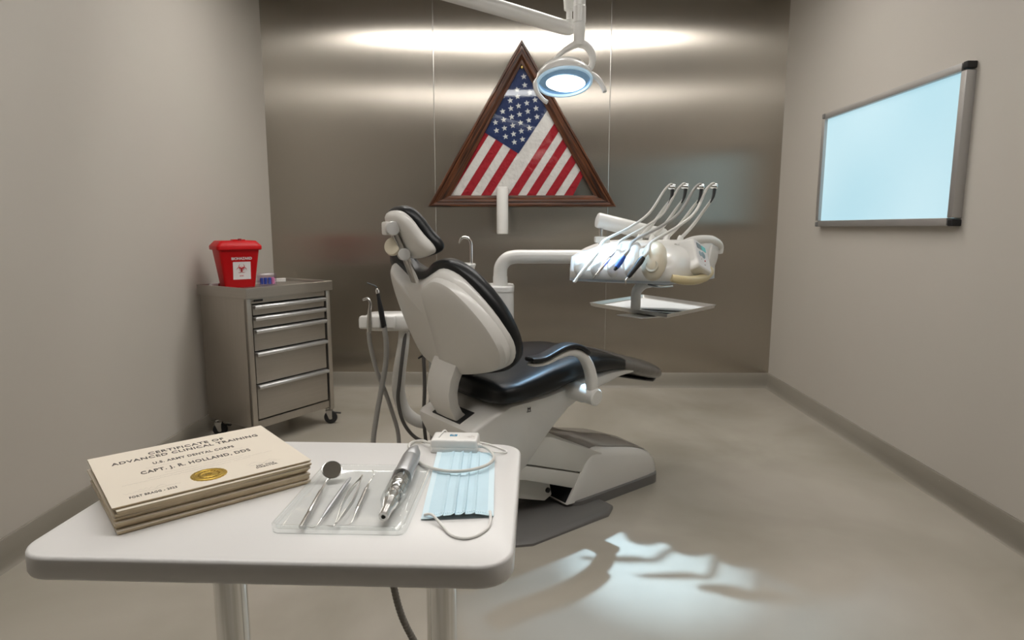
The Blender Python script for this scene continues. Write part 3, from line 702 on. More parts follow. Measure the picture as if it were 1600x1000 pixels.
# local: x along the drawer front (left to right), y = depth behind the front
cen = FRc - wv*cw_/2 + Vector((-wv.y, wv.x))*cd_/2
CT = thing('drawer_cart', 'brushed steel five drawer cart on castors by the left wall', 'cart', (cen.x, cen.y, 0), ca)
def lc(name, c, d, m, par=CT, bev=0.003): return build(name, G().box(c, d), m, par, bevel=bev)
hw, hd = cw_/2, cd_/2
g = G(); t_ = 0.012
g.box((-hw+t_/2, 0, 0.49), (t_, cd_, 0.74)); g.box((hw-t_/2, 0.01, 0.49), (t_, cd_-0.02, 0.74)); g.box((0, hd-t_/2, 0.49), (cw_-0.02, t_, 0.74)); g.box((0, 0, 0.135), (cw_-0.02, cd_-0.02, 0.03)); g.box((0, 0.01, 0.845), (cw_-0.02, cd_-0.02, 0.03))
build('body', g, steel, CT, bevel=0.002)
for sx in (-1, 1): build('corner_post', G().box((sx*(hw-0.016), -hd+0.012, 0.478), (0.032, 0.030, 0.765)), steel, CT, bevel=0.006)
lc('bottom_rail', (0, -hd+0.02, 0.135), (cw_-0.07, 0.03, 0.045), steel)
lc('header_rail', (0, -hd+0.02, 0.845), (cw_-0.07, 0.03, 0.032), steel)
# tray top with raised lip
g = G(); P = rrect(-hw-0.012, -hd-0.018, hw+0.012, hd+0.012, 0.006, 2)
g.loft([[(x, y, z) for x, y in inset_poly(P, i)] for i, z in ((0, 0.862), (0, 0.918), (0.003, 0.920), (0.010, 0.920), (0.013, 0.917), (0.014, 0.902), (0.018, 0.899))])
build('worktop', g, steelh, CT, angle=40)
lab(build('nameplate', G().box((-hw+0.075, -hd-0.004, 0.846), (0.055, 0.004, 0.012)), blk, CT, bevel=0.001), 'small black nameplate')
g = G(); text_geo(g, 'MEDICAL', fr((-hw+0.075, -hd-0.0064, 0.846), (1, 0, 0), (0, 0, 1)), 0.008); 
zt = 0.825; fronts = [(0.823, 0.762), (0.758, 0.690), (0.686, 0.560), (0.556, 0.372), (0.368, 0.165)]
build('dark_cavity_block', G().box((0, 0.0, 0.49), (cw_-0.075, cd_-0.06, 0.66)), blk, CT)  # solid black block standing in for the shade behind the drawer fronts
for za, zb in fronts:
    d = build('drawer', G().box((-0.004, -hd+0.012, (za+zb)/2), (cw_-0.085, 0.020, za-zb-0.004)), steelh, CT, bevel=0.002)
    g = G(); hx = (cw_-0.088)/2
    ring = [(-hd+0.002, za-0.002), (-hd-0.022, za-0.004), (-hd-0.026, za-0.012), (-hd-0.020, za-0.024), (-hd-0.016, za-0.024), (-hd-0.020, za-0.012), (-hd+0.002, za-0.010)]
    g.loft([[(s*hx-0.004, y, z) for y, z in ring] for s in (-1, 1)])
    build('handle', g, handlem, d, bevel=0.001, seg=1)
def castor(x, y, yaw):
    c = build('castor', G().box((x, y, 0.104), (0.045, 0.045, 0.006)).lathe([(0.010, 0.085), (0.010, 0.102)], 14, Matrix.Translation((x, y, 0))), satin, CT)
    M = Matrix.Translation((x, y, 0)) @ Matrix.Rotation(yaw, 4, 'Z') @ Matrix.Translation((0.018, 0, 0))
    g = G()
    for s in (-1, 1): g.loft([[(a, s*0.018, b) for a, b in ((-0.03, 0.088), (0.012, 0.088), (0.010, 0.032), (-0.008, 0.032))], [(a, s*0.015, b) for a, b in ((-0.03, 0.088), (0.012, 0.088), (0.010, 0.032), (-0.008, 0.032))]], M=M)
    g.box((-0.009, 0, 0.088), (0.042, 0.036, 0.004), M)
    build('fork', g, satin, c)
    build('wheel', G().lathe([(0.030, -0.012), (0.040, -0.010), (0.042, 0), (0.040, 0.010), (0.030, 0.012)], 28, M @ Matrix.Translation((0, 0, 0.042)) @ Matrix.Rotation(PI/2, 4, 'X')), rubber, c)
    build('hub', G().lathe([(0.012, -0.0165), (0.012, 0.0165)], 16, M @ Matrix.Translation((0, 0, 0.042)) @ Matrix.Rotation(PI/2, 4, 'X')), satin, c)
    build('brake_lever', G().box((0.035, 0, 0.075), (0.040, 0.022, 0.005), M @ Matrix.Rotation(R(8), 4, 'Y')), blk, c, bevel=0.001)
for x, y, a in ((-hw+0.03, -hd+0.03, -0.6), (hw-0.03, -hd+0.03, -0.9), (-hw+0.03, hd-0.03, -0.9), (hw-0.03, hd-0.03, 0.5)): castor(x, y, a)
def cartw(x, y, z): return Matrix.Translation((cen.x, cen.y, 0)) @ Matrix.Rotation(ca, 4, 'Z') @ Vector((x, y, z))
TOPZ = 0.900
# biohazard bin
bp = Vector((-1.675, 3.725, TOPZ)); ba = R(38); BS = 0.92
BT = thing('sharps_bin', 'red plastic biohazard bin with a white label standing on the steel cart', 'bin', tuple(bp), ba); BT.scale = (BS, BS, BS)
g = G(); lo = rrect(-0.092, -0.072, 0.092, 0.072, 0.014, 4); hi = rrect(-0.122, -0.100, 0.122, 0.100, 0.016, 4)
def mixp(t): return [(a[0]*(1-t)+b[0]*t, a[1]*(1-t)+b[1]*t) for a, b in zip(lo, hi)]
g.loft([[(x, y, z) for x, y in mixp(t)] for t, z in ((-0.08, 0), (0, 0.006), (0.5, 0.13), (0.95, 0.235), (0.98, 0.25))])
build('body', g, redp, BT, angle=50)
g = G(); L0 = rrect(-0.136, -0.114, 0.136, 0.114, 0.02, 4)
g.loft([[(x, y, z) for x, y in scale_poly(L0, s, (0, 0))] for s, z in ((0.97, 0.238), (1.0, 0.243), (1.0, 0.262), (0.97, 0.268), (0.80, 0.294), (0.76, 0.296))])
build('lid', g, redp, BT, angle=30)
build('lid_hatch', G().box((0.015, -0.01, 0.299), (0.075, 0.07, 0.008)), redp, BT, bevel=0.003)
build('latch', G().box((0.015, -0.055, 0.301), (0.02, 0.014, 0.016)), mat('latch_red', (0.25, 0.01, 0.012), 0.4), BT, bevel=0.003)
# label on the front face (tilted with it)
tl = math.atan2(0.028, 0.229)
def BM(x, z, o): 
    y = -0.072-0.028*(z-0.006)/0.229-0.0008-o
    return Matrix.Translation((x, y, z)) @ Matrix.Rotation(PI/2+tl, 4, 'X')
lb = build('label', G().box((0.010, 0, 0), (0.106, 0.112, 0.0006), BM(0, 0.108, 0)), labelw, BT)
lab(lb, 'white label with the biohazard symbol')
g = G(); text_geo(g, 'BIOHAZARD', BM(0.010, 0.184, 0.0008), 0.0225, spacing=0.95, ext=0.0003, bold=0.0006); lab(build('lettering', g, labelw, BT, smooth=False), 'white capital letters')
g = G()
for k in range(3):
    a = PI/2+k*2*PI/3
    c = Vector((0.0155*math.cos(a), 0.0155*math.sin(a)+0.004, 0))
    pts = []
    for j in range(15):
        b = a+R(38)+R(284)*j/14; pts.append((0.008+c.x+0.0165*math.cos(b), c.y+0.0165*math.sin(b), 0.0004))
    g.tube(pts, [0.0008+0.0020*math.sin(PI*j/14) for j in range(15)], n=6, smooth=1, M=BM(0, 0.116, 0.0006))
pts = [(0.008+0.014*math.cos(2*PI*j/20), 0.004+0.014*math.sin(2*PI*j/20), 0.0004) for j in range(21)]
g.tube(pts, 0.0008, n=6, smooth=1, M=BM(0, 0.116, 0.0006))
text_geo(g, 'RISK', BM(0.008, 0.074, 0.0008), 0.013, ext=0.0003)
build('hazard_symbol', g, redd, lb, smooth=False)

# clear box with blue and pink vials; strips
bx = Vector((-1.560, 3.875, TOPZ))
t = thing('clear_box', 'small clear plastic box of blue and pink caps right of the red bin', 'box', tuple(bx), ca-R(20))
g = G(); P = rrect(-0.05, -0.035, 0.05, 0.035, 0.006, 3)
g.loft([[(x, y, z) for x, y in inset_poly(P, i)] for i, z in ((0.002, 0), (0, 0.002), (0, 0.055), (0.002, 0.055), (0.002, 0.003))])
build('container', g, clearp, t)
g = G(); g.loft([[(x, y, z) for x, y in inset_poly(P, i)] for i, z in ((-0.002, 0.055), (-0.002, 0.062), (0.004, 0.070))]); build('lid', g, clearp, t)
for k, (x, m) in enumerate(((-0.035, bluep), (-0.012, bluep), (0.012, bluep), (0.033, pinkp))):
    o = build('cap', G().lathe([(0.010, 0.004), (0.010, 0.040), (0.007, 0.043)], 14, Matrix.Translation((x, -0.012, 0))), m, t); lab(o, 'blue cap' if m is bluep else 'pink cap')
sx = Vector((-1.565, 4.06, TOPZ))
for k in range(2):
    M = Matrix.Translation((sx.x, sx.y, TOPZ+0.012*k)) @ Matrix.Rotation(ca-R(35)+0.1*k, 4, 'Z')
    o = single('plastic_strip', G().box((0, 0, 0.0055), (0.10, 0.022, 0.011), M), white, 'white plastic strip on the cart, '+('lying on the other strip' if k else 'the lower of two stacked strips'), 'strip', bevel=0.004)
    o['group'] = 'white strips on the cart'
pv = Vector((-1.822, 3.690, TOPZ))
M = Matrix.Translation(pv) @ Matrix.Rotation(ca+R(20), 4, 'Z')
g = G(); g.axis((0, 0, 0.011), (0.07, 0, 0.011), [(0, 0.006), (0.05, 0.011), (0.9, 0.011), (1, 0.008)], 16)
g.v = [tuple(M @ Vector(v)) for v in g.v]
single('small_vial', g, labelw, 'small pale vial lying left of the red bin on the cart', 'vial')
g = G().axis((-0.05, 0, 0.009), (0.04, 0.01, 0.009), [(0, 0.004), (0.05, 0.009), (0.95, 0.009), (1, 0.004)], 12)
M = Matrix.Translation((-1.80, 3.76, TOPZ)) @ Matrix.Rotation(ca+R(80), 4, 'Z'); g.v = [tuple(M @ Vector(v)) for v in g.v]
single('marker_pen', g, mat('dark_red', (0.25, 0.02, 0.02), 0.4), 'dark red marker lying at the left rear of the cart top', 'pen')

# ================================================================ dental chair
OA = R(38.5); OX, OY = -0.18, 2.57
CHM = Matrix.Translation((OX, OY, 0)) @ Matrix.Rotation(OA, 4, 'Z')
C = thing('dental_chair', 'white dental chair with black upholstery in the middle of the room', 'dental chair', (OX, OY, 0), OA)
# --- base plate
g = G(); P = [(-0.34, -0.14), (-0.24, -0.25), (-0.014, -0.290), (0.044, -0.322), (0.471, -0.324), (0.545, -0.280), (0.545, 0.270), (0.46, 0.31), (-0.24, 0.27), (-0.34, 0.15)]
g.loft([[(x, y, z) for x, y in inset_poly(P, i)] for i, z in ((0.0, 0), (0.0, 0.010), (0.010, 0.020), (0.03, 0.024))])
build('floor_plate', g, darkgrey, C, angle=40)
g = G(); P = rrect(0.36, -0.208, 0.975, 0.195, 0.07, 6)
g.loft([[(x, y, z) for x, y in inset_poly(P, i)] for i, z in ((0.0, 0), (0.0, 0.044), (0.004, 0.046))]); build('base_skirt', g, darkgrey, C)
# --- base cover: sections run from the slanted mouth to the rounded end
def cover(y0, y1, zs, ztrim=0.0, grow=0.0):
    rings = []
    for s, top, ys in zs:
        ring = []
        a, b = y0*ys-grow, y1*ys+grow; zb = 0.040
        prof = [(a, zb), (a, zb+(top-zb)*0.45), (a+0.003, zb+(top-zb)*0.78), (a+0.014, top-0.012), (a+0.045, top), ((a+b)/2, top+0.012), (b-0.045, top), (b-0.014, top-0.012), (b-0.003, zb+(top-zb)*0.78), (b, zb+(top-zb)*0.45), (b, zb)]
        for y, z in prof:
            xm = 0.345+(z-0.04)*0.70      # slanted mouth
            xe = 0.972-(max(0, z-0.04))*0.30
            ring.append((xm*(1-s)+xe*s, y, z))
        rings.append(ring)
    return rings
secs = [(0.0, 0.246, 0.975), (0.015, 0.256, 0.99), (0.05, 0.262, 1.0), (0.12, 0.262, 1.0), (0.3, 0.246, 1.0), (0.5, 0.228, 1.0), (0.7, 0.208, 1.0), (0.85, 0.184, 0.99), (0.94, 0.160, 0.96), (0.985, 0.130, 0.91), (1.0, 0.09, 0.86)]
build('base_cover', G().loft(cover(-0.195, 0.185, secs)), shellw, C, bevel=0.0, angle=50)
rings = []
for s, top, ys in secs[:-2]:
    a, b = -0.195*ys, 0.185*ys; ring = []
    for y, z in ((a+0.030, top-0.002), (a+0.045, top+0.004), ((a+b)/2, top+0.017), (b-0.03, top+0.005), (b-0.002, top-0.02), (b+0.004, top-0.06), (b+0.002, top-0.06), (b-0.01, top-0.02), ((a+b)/2, top+0.010), (a+0.045, top-0.001)):
        xm = 0.345+(z-0.04)*0.70; xe = 0.972-(max(0, z-0.04))*0.30; ring.append((xm*(1-s)+xe*s, y, z))
    rings.append(ring)
lab(build('top_panel', G().loft(rings), greytop, C, angle=50), 'glossy grey top panel')
build('dark_opening_cap', G().prism([(-0.165, 0.05), (0.155, 0.05), (0.155, 0.225), (-0.165, 0.225)], 0, 0.004, Matrix.Translation((0.345, 0, 0)) @ Matrix.Rotation(R(-55), 4, 'Y') @ Matrix(((0, 0, 1, 0), (1, 0, 0, 0), (0, 1, 0, 0), (0, 0, 0, 1)))) if False else G().loft([[(0.345+(z-0.04)*0.70-0.002, y, z) for y, z in ((-0.18, 0.045), (0.17, 0.045), (0.17, 0.235), (-0.18, 0.235))], [(0.345+(z-0.04)*0.70+0.004, y, z) for y, z in ((-0.18, 0.045), (0.17, 0.045), (0.17, 0.235), (-0.18, 0.235))]]), blk, C)  # black plate across the mouth, painted as the shade inside the hollow cover
# --- lift arms
def yprism(poly, y0, y1): return G().loft([[(x, y0, z) for x, z in poly], [(x, y1, z) for x, z in poly]])
build('lift_arm', yprism([(0.12, 0.40), (0.252, 0.368), (0.60, 0.215), (0.515, 0.137), (0.15, 0.268), (0.10, 0.285)], -0.187, 0.165), beam_m, C, bevel=0.008)
build('lift_arm', yprism([(0.06, 0.292), (0.15, 0.262), (0.515, 0.133), (0.46, 0.075), (0.122, 0.208), (0.02, 0.235)], -0.185, 0.162), beam_m, C, bevel=0.008)
build('motor_bracket', yprism([(0.02, 0.235), (0.295, 0.150), (0.312, 0.075), (0.27, 0.058), (0.0, 0.15)], -0.13, 0.07), beam_m, C, bevel=0.006)
build('pivot_bolt', G().axis((0.285, -0.13, 0.105), (0.285, -0.138, 0.105), [(0, 0.012), (1, 0.011)], 16), blk, C)
# --- seat pan: silhouette in x'z, width grows upward
pan = [(-0.162, 0.470), (-0.160, 0.435), (-0.13, 0.37), (-0.05, 0.27), (0.03, 0.225), (0.12, 0.27), (0.20, 0.36), (0.262, 0.420), (0.34, 0.485), (0.45, 0.530), (0.66, 0.575), (0.80, 0.585), (0.80, 0.610), (0.60, 0.615), (0.45, 0.60), (0.20, 0.565), (0.02, 0.556), (-0.05, 0.530), (-0.15, 0.485)]
def pw(z): return 0.190+0.018*min(1, max(0, (z-0.26)/0.25))
g = G(); rings = []
for f_, ins in ((-1.0, 0.012), (-0.97, 0.004), (-0.9, 0.0), (0.9, 0.0), (0.97, 0.004), (1.0, 0.012)):
    rings.append([(x, f_*pw(z), z) for x, z in inset_poly(pan, ins)])
g.loft(rings); build('seat_pan', g, shellw, C, angle=40)
# --- seat cushion
def sup(hw, zt, zb, n=28, e=3.2, cy=0.0, crown=0.0):
    out = []; zc = (zt+zb)/2; hh = (zt-zb)/2
    for k in range(n):
        a = 2*PI*k/n; c, s = math.cos(a), math.sin(a)
        y = hw*math.copysign(abs(c)**(2/e), c); z = hh*math.copysign(abs(s)**(2/e), s)
        if s > 0: z -= crown*(1-(y/hw)**2)*1.0
        out.append((cy+y, zc+z))
    return out
secs = [(-0.055, 0.618, 0.575, 0.20), (-0.045, 0.640, 0.560, 0.232), (-0.02, 0.652, 0.552, 0.248), (0.04, 0.664, 0.549, 0.256), (0.12, 0.682, 0.550, 0.258), (0.22, 0.704, 0.560, 0.256), (0.32, 0.718, 0.578, 0.252), (0.42, 0.724, 0.600, 0.248), (0.52, 0.715, 0.606, 0.240), (0.62, 0.692, 0.598, 0.230), (0.675, 0.675, 0.588, 0.222)]
g = G(); g.loft([[(x, y, z) for y, z in sup(h, zt, zb, crown=0.016 if x > 0 else 0.0)] for x, zt, zb, h in secs]); build('seat_cushion', g, leather, C, angle=60)
secs = [(0.655, 0.679, 0.588, 0.215), (0.67, 0.681, 0.586, 0.224), (0.75, 0.656, 0.560, 0.216), (0.85, 0.626, 0.530, 0.205), (0.94, 0.600, 0.506, 0.192), (0.99, 0.578, 0.496, 0.170), (1.012, 0.555, 0.500, 0.135), (1.018, 0.540, 0.512, 0.10)]
g = G(); g.loft([[(x, y, z) for y, z in sup(h, zt, zb, e=2.6)] for x, zt, zb, h in secs]); lab(build('foot_cover', g, footcov, C, angle=60), 'smoky grey protective cover over the foot end')
g = G(); g.loft([[(x, y, z) for y, z in sup(h, zt, zb)] for x, zt, zb, h in ((0.60, 0.600, 0.578, 0.15), (0.80, 0.545, 0.528, 0.15), (0.98, 0.500, 0.484, 0.13), (1.022, 0.508, 0.482, 0.11))]); build('legrest_panel', g, blk, C)
# --- backrest
th = R(24); B0 = Vector((-0.07, 0, 0.67)); av = Vector((-math.sin(th), 0, math.cos(th))); nv = Vector((math.cos(th), 0, math.sin(th)))
def bp_(y, a, d, B=B0, A=av, N=nv): p = B+A*a+N*d; return (p.x, y, p.z)
sh = [(0.225, 0.468), (0.272, 0.40), (0.302, 0.30), (0.318, 0.17), (0.308, 0.06), (0.262, 0.006), (0.117, -0.016), (-0.05, 0.004), (-0.196, 0.036), (-0.317, 0.072), (-0.385, 0.118), (-0.408, 0.189), (-0.382, 0.285), (-0.322, 0.378), (-0.250, 0.447), (-0.165, 0.470), (-0.085, 0.448), (-0.01, 0.422), (0.06, 0.408), (0.13, 0.412), (0.180, 0.448)]
shs = smooth_poly(sh, 3); bc = (-0.05, 0.22)
def plate(poly, lv, fn, mi=0, bow=0.0):
    rings = []
    for s, d in lv:
        q = scale_poly(poly, s, bc); rings.append([fn(y, a, d+bow*((y-bc[0])**2)) for y, a in q])
    return rings
g = G(); g.loft(plate(shs, ((0.0, -0.052), (0.3, -0.052), (0.62, -0.050), (0.86, -0.040), (0.94, -0.030), (0.985, -0.012), (1.0, 0.006), (0.99, 0.016), (0.9, 0.016)), bp_, bow=0.12)); build('back_shell', g, shellw, C, angle=75)
# raised panel on the shell, its left edge is the long ridge
rp = [(-0.03, 0.395), (-0.10, 0.432), (-0.170, 0.452), (-0.252, 0.430), (-0.324, 0.364), (-0.382, 0.278), (-0.406, 0.189), (-0.384, 0.124), (-0.315, 0.082), (-0.19, 0.046), (-0.05, 0.015), (0.03, 0.002), (0.070, 0.004), (0.055, 0.10), (0.012, 0.25)]
rps = smooth_poly(rp, 3); rc = (-0.15, 0.24); rings = []
for s, d in ((0.0, -0.062), (0.5, -0.061), (0.90, -0.057), (0.965, -0.050), (1.0, -0.034), (0.99, -0.005)):
    rings.append([bp_(y, a, d+0.12*((y-bc[0])**2)) for y, a in scale_poly(rps, s, rc)])
build('shell_panel', G().loft(rings), shellw, C, angle=32)
cus = [(0.262, 0.498), (0.305, 0.40), (0.315, 0.30), (0.330, 0.17), (0.318, 0.05), (0.262, -0.004), (0.117, -0.020), (-0.05, -0.004), (-0.196, 0.018), (-0.312, 0.054), (-0.380, 0.106), (-0.406, 0.189), (-0.386, 0.300), (-0.328, 0.400), (-0.262, 0.462), (-0.185, 0.492), (-0.095, 0.486), (-0.02, 0.452), (0.06, 0.442), (0.13, 0.462), (0.196, 0.500)]
cuss = smooth_poly(cus, 3)
g = G(); g.loft(plate(cuss, ((0.9, 0.008), (0.985, 0.010), (1.0, 0.018), (1.0, 0.036), (0.98, 0.056), (0.93, 0.070), (0.80, 0.076), (0.5, 0.070), (0.0, 0.068)), bp_, bow=0.12)); build('back_cushion', g, leather, C, angle=75)
# stem from the pan to the shell
def strip(cl, hw, t):
    g = G(); rings = []
    for i, (x, z, w) in enumerate(cl):
        a = cl[max(i-1, 0)]; b = cl[min(i+1, len(cl)-1)]; dx, dz = b[0]-a[0], b[1]-a[1]; l = math.hypot(dx, dz); nx, nz = dz/l*t, -dx/l*t
        rings.append([(x-nx, -w, z-nz), (x-nx*1.1, 0, z-nz*1.1), (x-nx, w, z-nz), (x+nx, w, z+nz), (x+nx*1.1, 0, z+nz*1.1), (x+nx, -w, z+nz)])
    return g.loft(rings)
build('back_support', strip([(-0.120, 0.735, 0.088), (-0.140, 0.70, 0.088), (-0.160, 0.65, 0.086), (-0.168, 0.60, 0.084), (-0.160, 0.55, 0.080), (-0.135, 0.505, 0.076), (-0.10, 0.475, 0.074), (-0.06, 0.45, 0.072)], 0.08, 0.022), shellw, C, bevel=0.008, angle=50)
lab(build('support_slot', G().loft([[(x, y, 0.485+(x+0.15)*0.45+dz) for x, y in ((-0.152, -0.105), (-0.082, -0.105), (-0.082, 0.105), (-0.152, 0.105))] for dz in (-0.004, 0.0025)]), blk, C), 'black slot around the support')
build('shell_fastener', G().axis(bp_(0.262, 0.035, -0.025), bp_(0.262, 0.035, -0.045), [(0, 0.005), (1, 0.004)], 10), blk, C)
# --- headrest
t2 = R(26); HB = Vector((-0.280, 0, 1.140)); ha = Vector((-math.sin(t2), 0, math.cos(t2))); hn = Vector((math.cos(t2), 0, math.sin(t2)))
def hp_(y, a, d): return bp_(y, a, d, HB, ha, hn)
hsp = [(0.110, 0.166), (0.05, 0.182), (-0.04, 0.182), (-0.088, 0.150), (-0.118, 0.085), (-0.146, 0.040), (-0.143, 0.012), (-0.10, 0.000), (-0.03, -0.008), (0.05, -0.006), (0.108, 0.02), (0.135, 0.07), (0.130, 0.130)]
hsm = [(y*0.93+0.004, a) for y, a in smooth_poly(hsp, 3)]; hc = (-0.01, 0.09)
def plate2(poly, lv, bow=1.0): return [[hp_(y, a, d+bow*((y-hc[0])**2)) for y, a in scale_poly(poly, s, hc)] for s, d in lv]
build('headrest_shell', G().loft(plate2(hsm, ((0.0, -0.018), (0.5, -0.018), (0.82, -0.016), (0.93, -0.010), (0.99, 0.0), (1.0, 0.012), (0.95, 0.016)))), shellw, C, angle=75)
build('headrest_cushion', G().loft(plate2(scale_poly(hsm, 1.03, hc), ((0.9, 0.012), (1.0, 0.014), (1.03, 0.024), (1.035, 0.036), (1.0, 0.048), (0.9, 0.057), (0.5, 0.060), (0, 0.060)))), leather, C, angle=75)
# bracket of the headrest
p0 = Vector(hp_(0.008, 0.132, -0.030)); p1 = Vector(hp_(0.000, 0.028, -0.036)); p2 = Vector(bp_(-0.004, 0.425, -0.040))
def bar(a, b, w, t, m, nm, par):
    a = Vector(a); b = Vector(b); d = (b-a); M = Matrix.Translation((a+b)/2) @ d.to_track_quat('Z', 'Y').to_matrix().to_4x4()
    return build(nm, G().box((0, 0, 0), (w, t, d.length), M), m, par, bevel=0.004)
bar(p0, p1, 0.024, 0.020, satin, 'headrest_link', C)
bar(p1+Vector((0.0, 0, 0.01)), p2, 0.046, 0.016, satin, 'headrest_bar', C)
for p, r_ in ((p0, 0.026), (p1, 0.023)):
    build('headrest_joint', G().axis(p+Vector((0.006, 0.016, 0)), p+Vector((-0.010, -0.028, 0)), [(0, r_*0.8), (0.05, r_), (0.88, r_), (0.97, r_*0.9), (1, r_*0.6)], 24), mat('pale_metal', (0.66, 0.655, 0.64), 0.35, metal=0.35), C)
build('headrest_clamp', G().box(tuple(Vector(hp_(0.055, 0.130, -0.026))), (0.03, 0.045, 0.05)), shellw, C, bevel=0.008)
kp = Vector(hp_(0.030, 0.066, -0.050))
build('adjusting_knob', G().axis(kp+Vector((0.024, 0.010, -0.004)), kp+Vector((-0.010, -0.010, 0.004)), [(0, 0.020), (0.4, 0.033), (0.7, 0.036), (0.95, 0.032), (1, 0.024)], 28), ivory, C)
# --- armrest on the near side
AYc = -0.315
cl = [(0.366, 0.560, 0.026), (0.362, 0.62, 0.024), (0.350, 0.67, 0.022), (0.322, 0.722, 0.020), (0.275, 0.756, 0.0175), (0.215, 0.764, 0.015), (0.155, 0.750, 0.012), (0.10, 0.733, 0.010), (0.060, 0.732, 0.009), (0.022, 0.737, 0.008)]
g = G(); rings = []
P3 = smooth = None
for i, (x, z, r_) in enumerate(cl):
    a = cl[max(i-1, 0)]; b = cl[min(i+1, len(cl)-1)]; d = Vector((b[0]-a[0], 0, b[1]-a[1])).normalized(); nn = Vector((d.z, 0, -d.x))
    rings.append([(x+nn.x*r_*c, AYc+0.024*s, z+nn.z*r_*c) for c, s in [(math.copysign(abs(math.cos(q))**0.7, math.cos(q)), math.copysign(abs(math.sin(q))**0.7, math.sin(q))) for q in [2*PI*k/16 for k in range(16)]]])
g.loft(rings); build('armrest_arm', g, shellw, C, angle=60, sub=1)
g = G(); rings = []
pc = [(0.332, 0.738), (0.300, 0.766), (0.262, 0.784), (0.215, 0.790), (0.155, 0.775), (0.105, 0.755), (0.062, 0.750), (0.016, 0.758)]
for i, (x, z) in enumerate(pc):
    a = pc[max(i-1, 0)]; b = pc[min(i+1, len(pc)-1)]; d = Vector((b[0]-a[0], 0, b[1]-a[1])).normalized(); nn = Vector((d.z, 0, -d.x))
    rings.append([(x+nn.x*0.011*c, AYc+0.034*s, z+nn.z*0.011*c) for c, s in [(math.copysign(abs(math.cos(q))**0.6, math.cos(q)), math.copysign(abs(math.sin(q))**0.6, math.sin(q))) for q in [2*PI*k/16 for k in range(16)]]])
g.loft(rings); build('armrest_pad', g, leather, C, angle=60, sub=1)
build('armrest_pivot', G().axis((0.352, -0.19, 0.566), (0.366, -0.345, 0.556), [(0, 0.040), (0.55, 0.040), (0.60, 0.036), (0.96, 0.036), (1, 0.030)], 32), shellw, C, angle=40)
g = G(); text_geo(g, 'M', fr((0.115, -0.2085, 0.520), (1, 0, 0), (0, 0, 1)), 0.022, ext=0.0008); g.box((0.115, -0.2068, 0.510), (0.022, 0.002, 0.002))
lab(build('pan_marking', g, ink, C, smooth=False), 'small black printed mark')

# ================================================================ delivery unit
DU = thing('delivery_unit', 'white dental delivery unit on a column beyond the chair', 'dental unit', (-0.115, 3.12, 0), 0)
def W(nm, g, m, par=None, **kw): return build(nm, g, m, par or DU, world=True, **kw)
P = rrect(-0.215, 3.02, -0.030, 3.22, 0.035, 6)
g = G(); g.loft([[(x, y, z) for x, y in scale_poly(P, s, (-0.12, 3.12))] for s, z in ((1.10, 0), (1.08, 0.4), (1.0, 0.935), (0.97, 0.945))]); W('column', g, white)
g = G(); g.loft([[(x, y, z) for x, y in scale_poly(P, s, (-0.12, 3.12))] for s, z in ((1.03, 0.940), (1.03, 0.958), (0.98, 0.967), (0.9, 0.969))]); W('column_cap', g, white)
W('swing_arm', G().tube([(-0.095, 3.10, 0.96), (-0.095, 3.10, 1.02), (-0.090, 3.10, 1.06), (-0.065, 3.10, 1.093), (-0.025, 3.10, 1.106), (0.05, 3.10, 1.107), (0.20, 3.10, 1.107), (0.46, 3.08, 1.107)], 0.0335, n=24, smooth=6), white)
W('arm_collar', G().axis((-0.095, 3.10, 0.962), (-0.095, 3.10, 1.012), [(0, 0.036), (1, 0.0355)], 28), white)
# spittoon
g = G(); bc_ = (-0.300, 3.10)
g.lathe([(0.03, 0.93), (0.045, 0.95), (0.065, 1.0), (0.080, 1.050), (0.086, 1.070), (0.082, 1.074), (0.072, 1.05), (0.05, 1.0), (0.02, 0.965)], 36, Matrix.Translation((*bc_, 0)))
sb = W('spittoon_bowl', g, white, angle=60)
W('spittoon_bracket', G().tube([(-0.20, 3.11, 0.90), (-0.26, 3.10, 0.905), (-0.30, 3.10, 0.94)], 0.022), white)
W('rinse_tap', G().tube([(-0.236, 3.10, 1.05), (-0.236, 3.10, 1.14), (-0.238, 3.10, 1.175), (-0.250, 3.10, 1.196), (-0.268, 3.10, 1.202), (-0.285, 3.10, 1.195), (-0.295, 3.10, 1.172)], [0.0075, 0.0075, 0.0075, 0.007, 0.0065, 0.006, 0.004], n=12), chrome)

# instrument head: lofted plan polygons
A0 = [(0.235, 2.865), (0.330, 2.775), (0.480, 2.700), (0.615, 2.655), (0.690, 2.690), (0.790, 2.830), (0.900, 2.985), (0.935, 3.060), (0.860, 3.130), (0.700, 3.200), (0.480, 3.230), (0.330, 3.160), (0.255, 3.000)]
def hring(z, front, sh_, up=0.0):
    out = []
    for x, y in A0:
        fr_ = max(0, min(1, (2.98-y)/0.3))
        out.append((x+sh_*0.5*fr_, y+front*fr_+0.014*fr_, z))
    q = smooth3(out)
    return [(x, y, 1.02+(zz_-1.02)*(1-0.42*max(0, min(1, (0.43-x)/0.19))**1.3) if zz_ > 1.05 else zz_) for x, y, zz_ in q]
def smooth3(pts, k=3):
    q = smooth_poly([(p[0], p[1]) for p in pts], k); return [(x, y, pts[0][2]) for x, y in q]
hr = [hring(1.020, 0.035, 0), hring(1.026, 0.010, 0), hring(1.050, 0.0, 0), hring(1.085, 0.010, 0), hring(1.115, 0.040, 0.02), hring(1.145, 0.090, 0.04), hring(1.168, 0.160, 0.07), hring(1.180, 0.23, 0.09)]
def shrink(r, s): 
    cx = sum(p[0] for p in r)/len(r); cy = sum(p[1] for p in r)/len(r); return [(cx+(p[0]-cx)*s, cy+(p[1]-cy)*s, p[2]+0.004*(1-s)) for p in r]
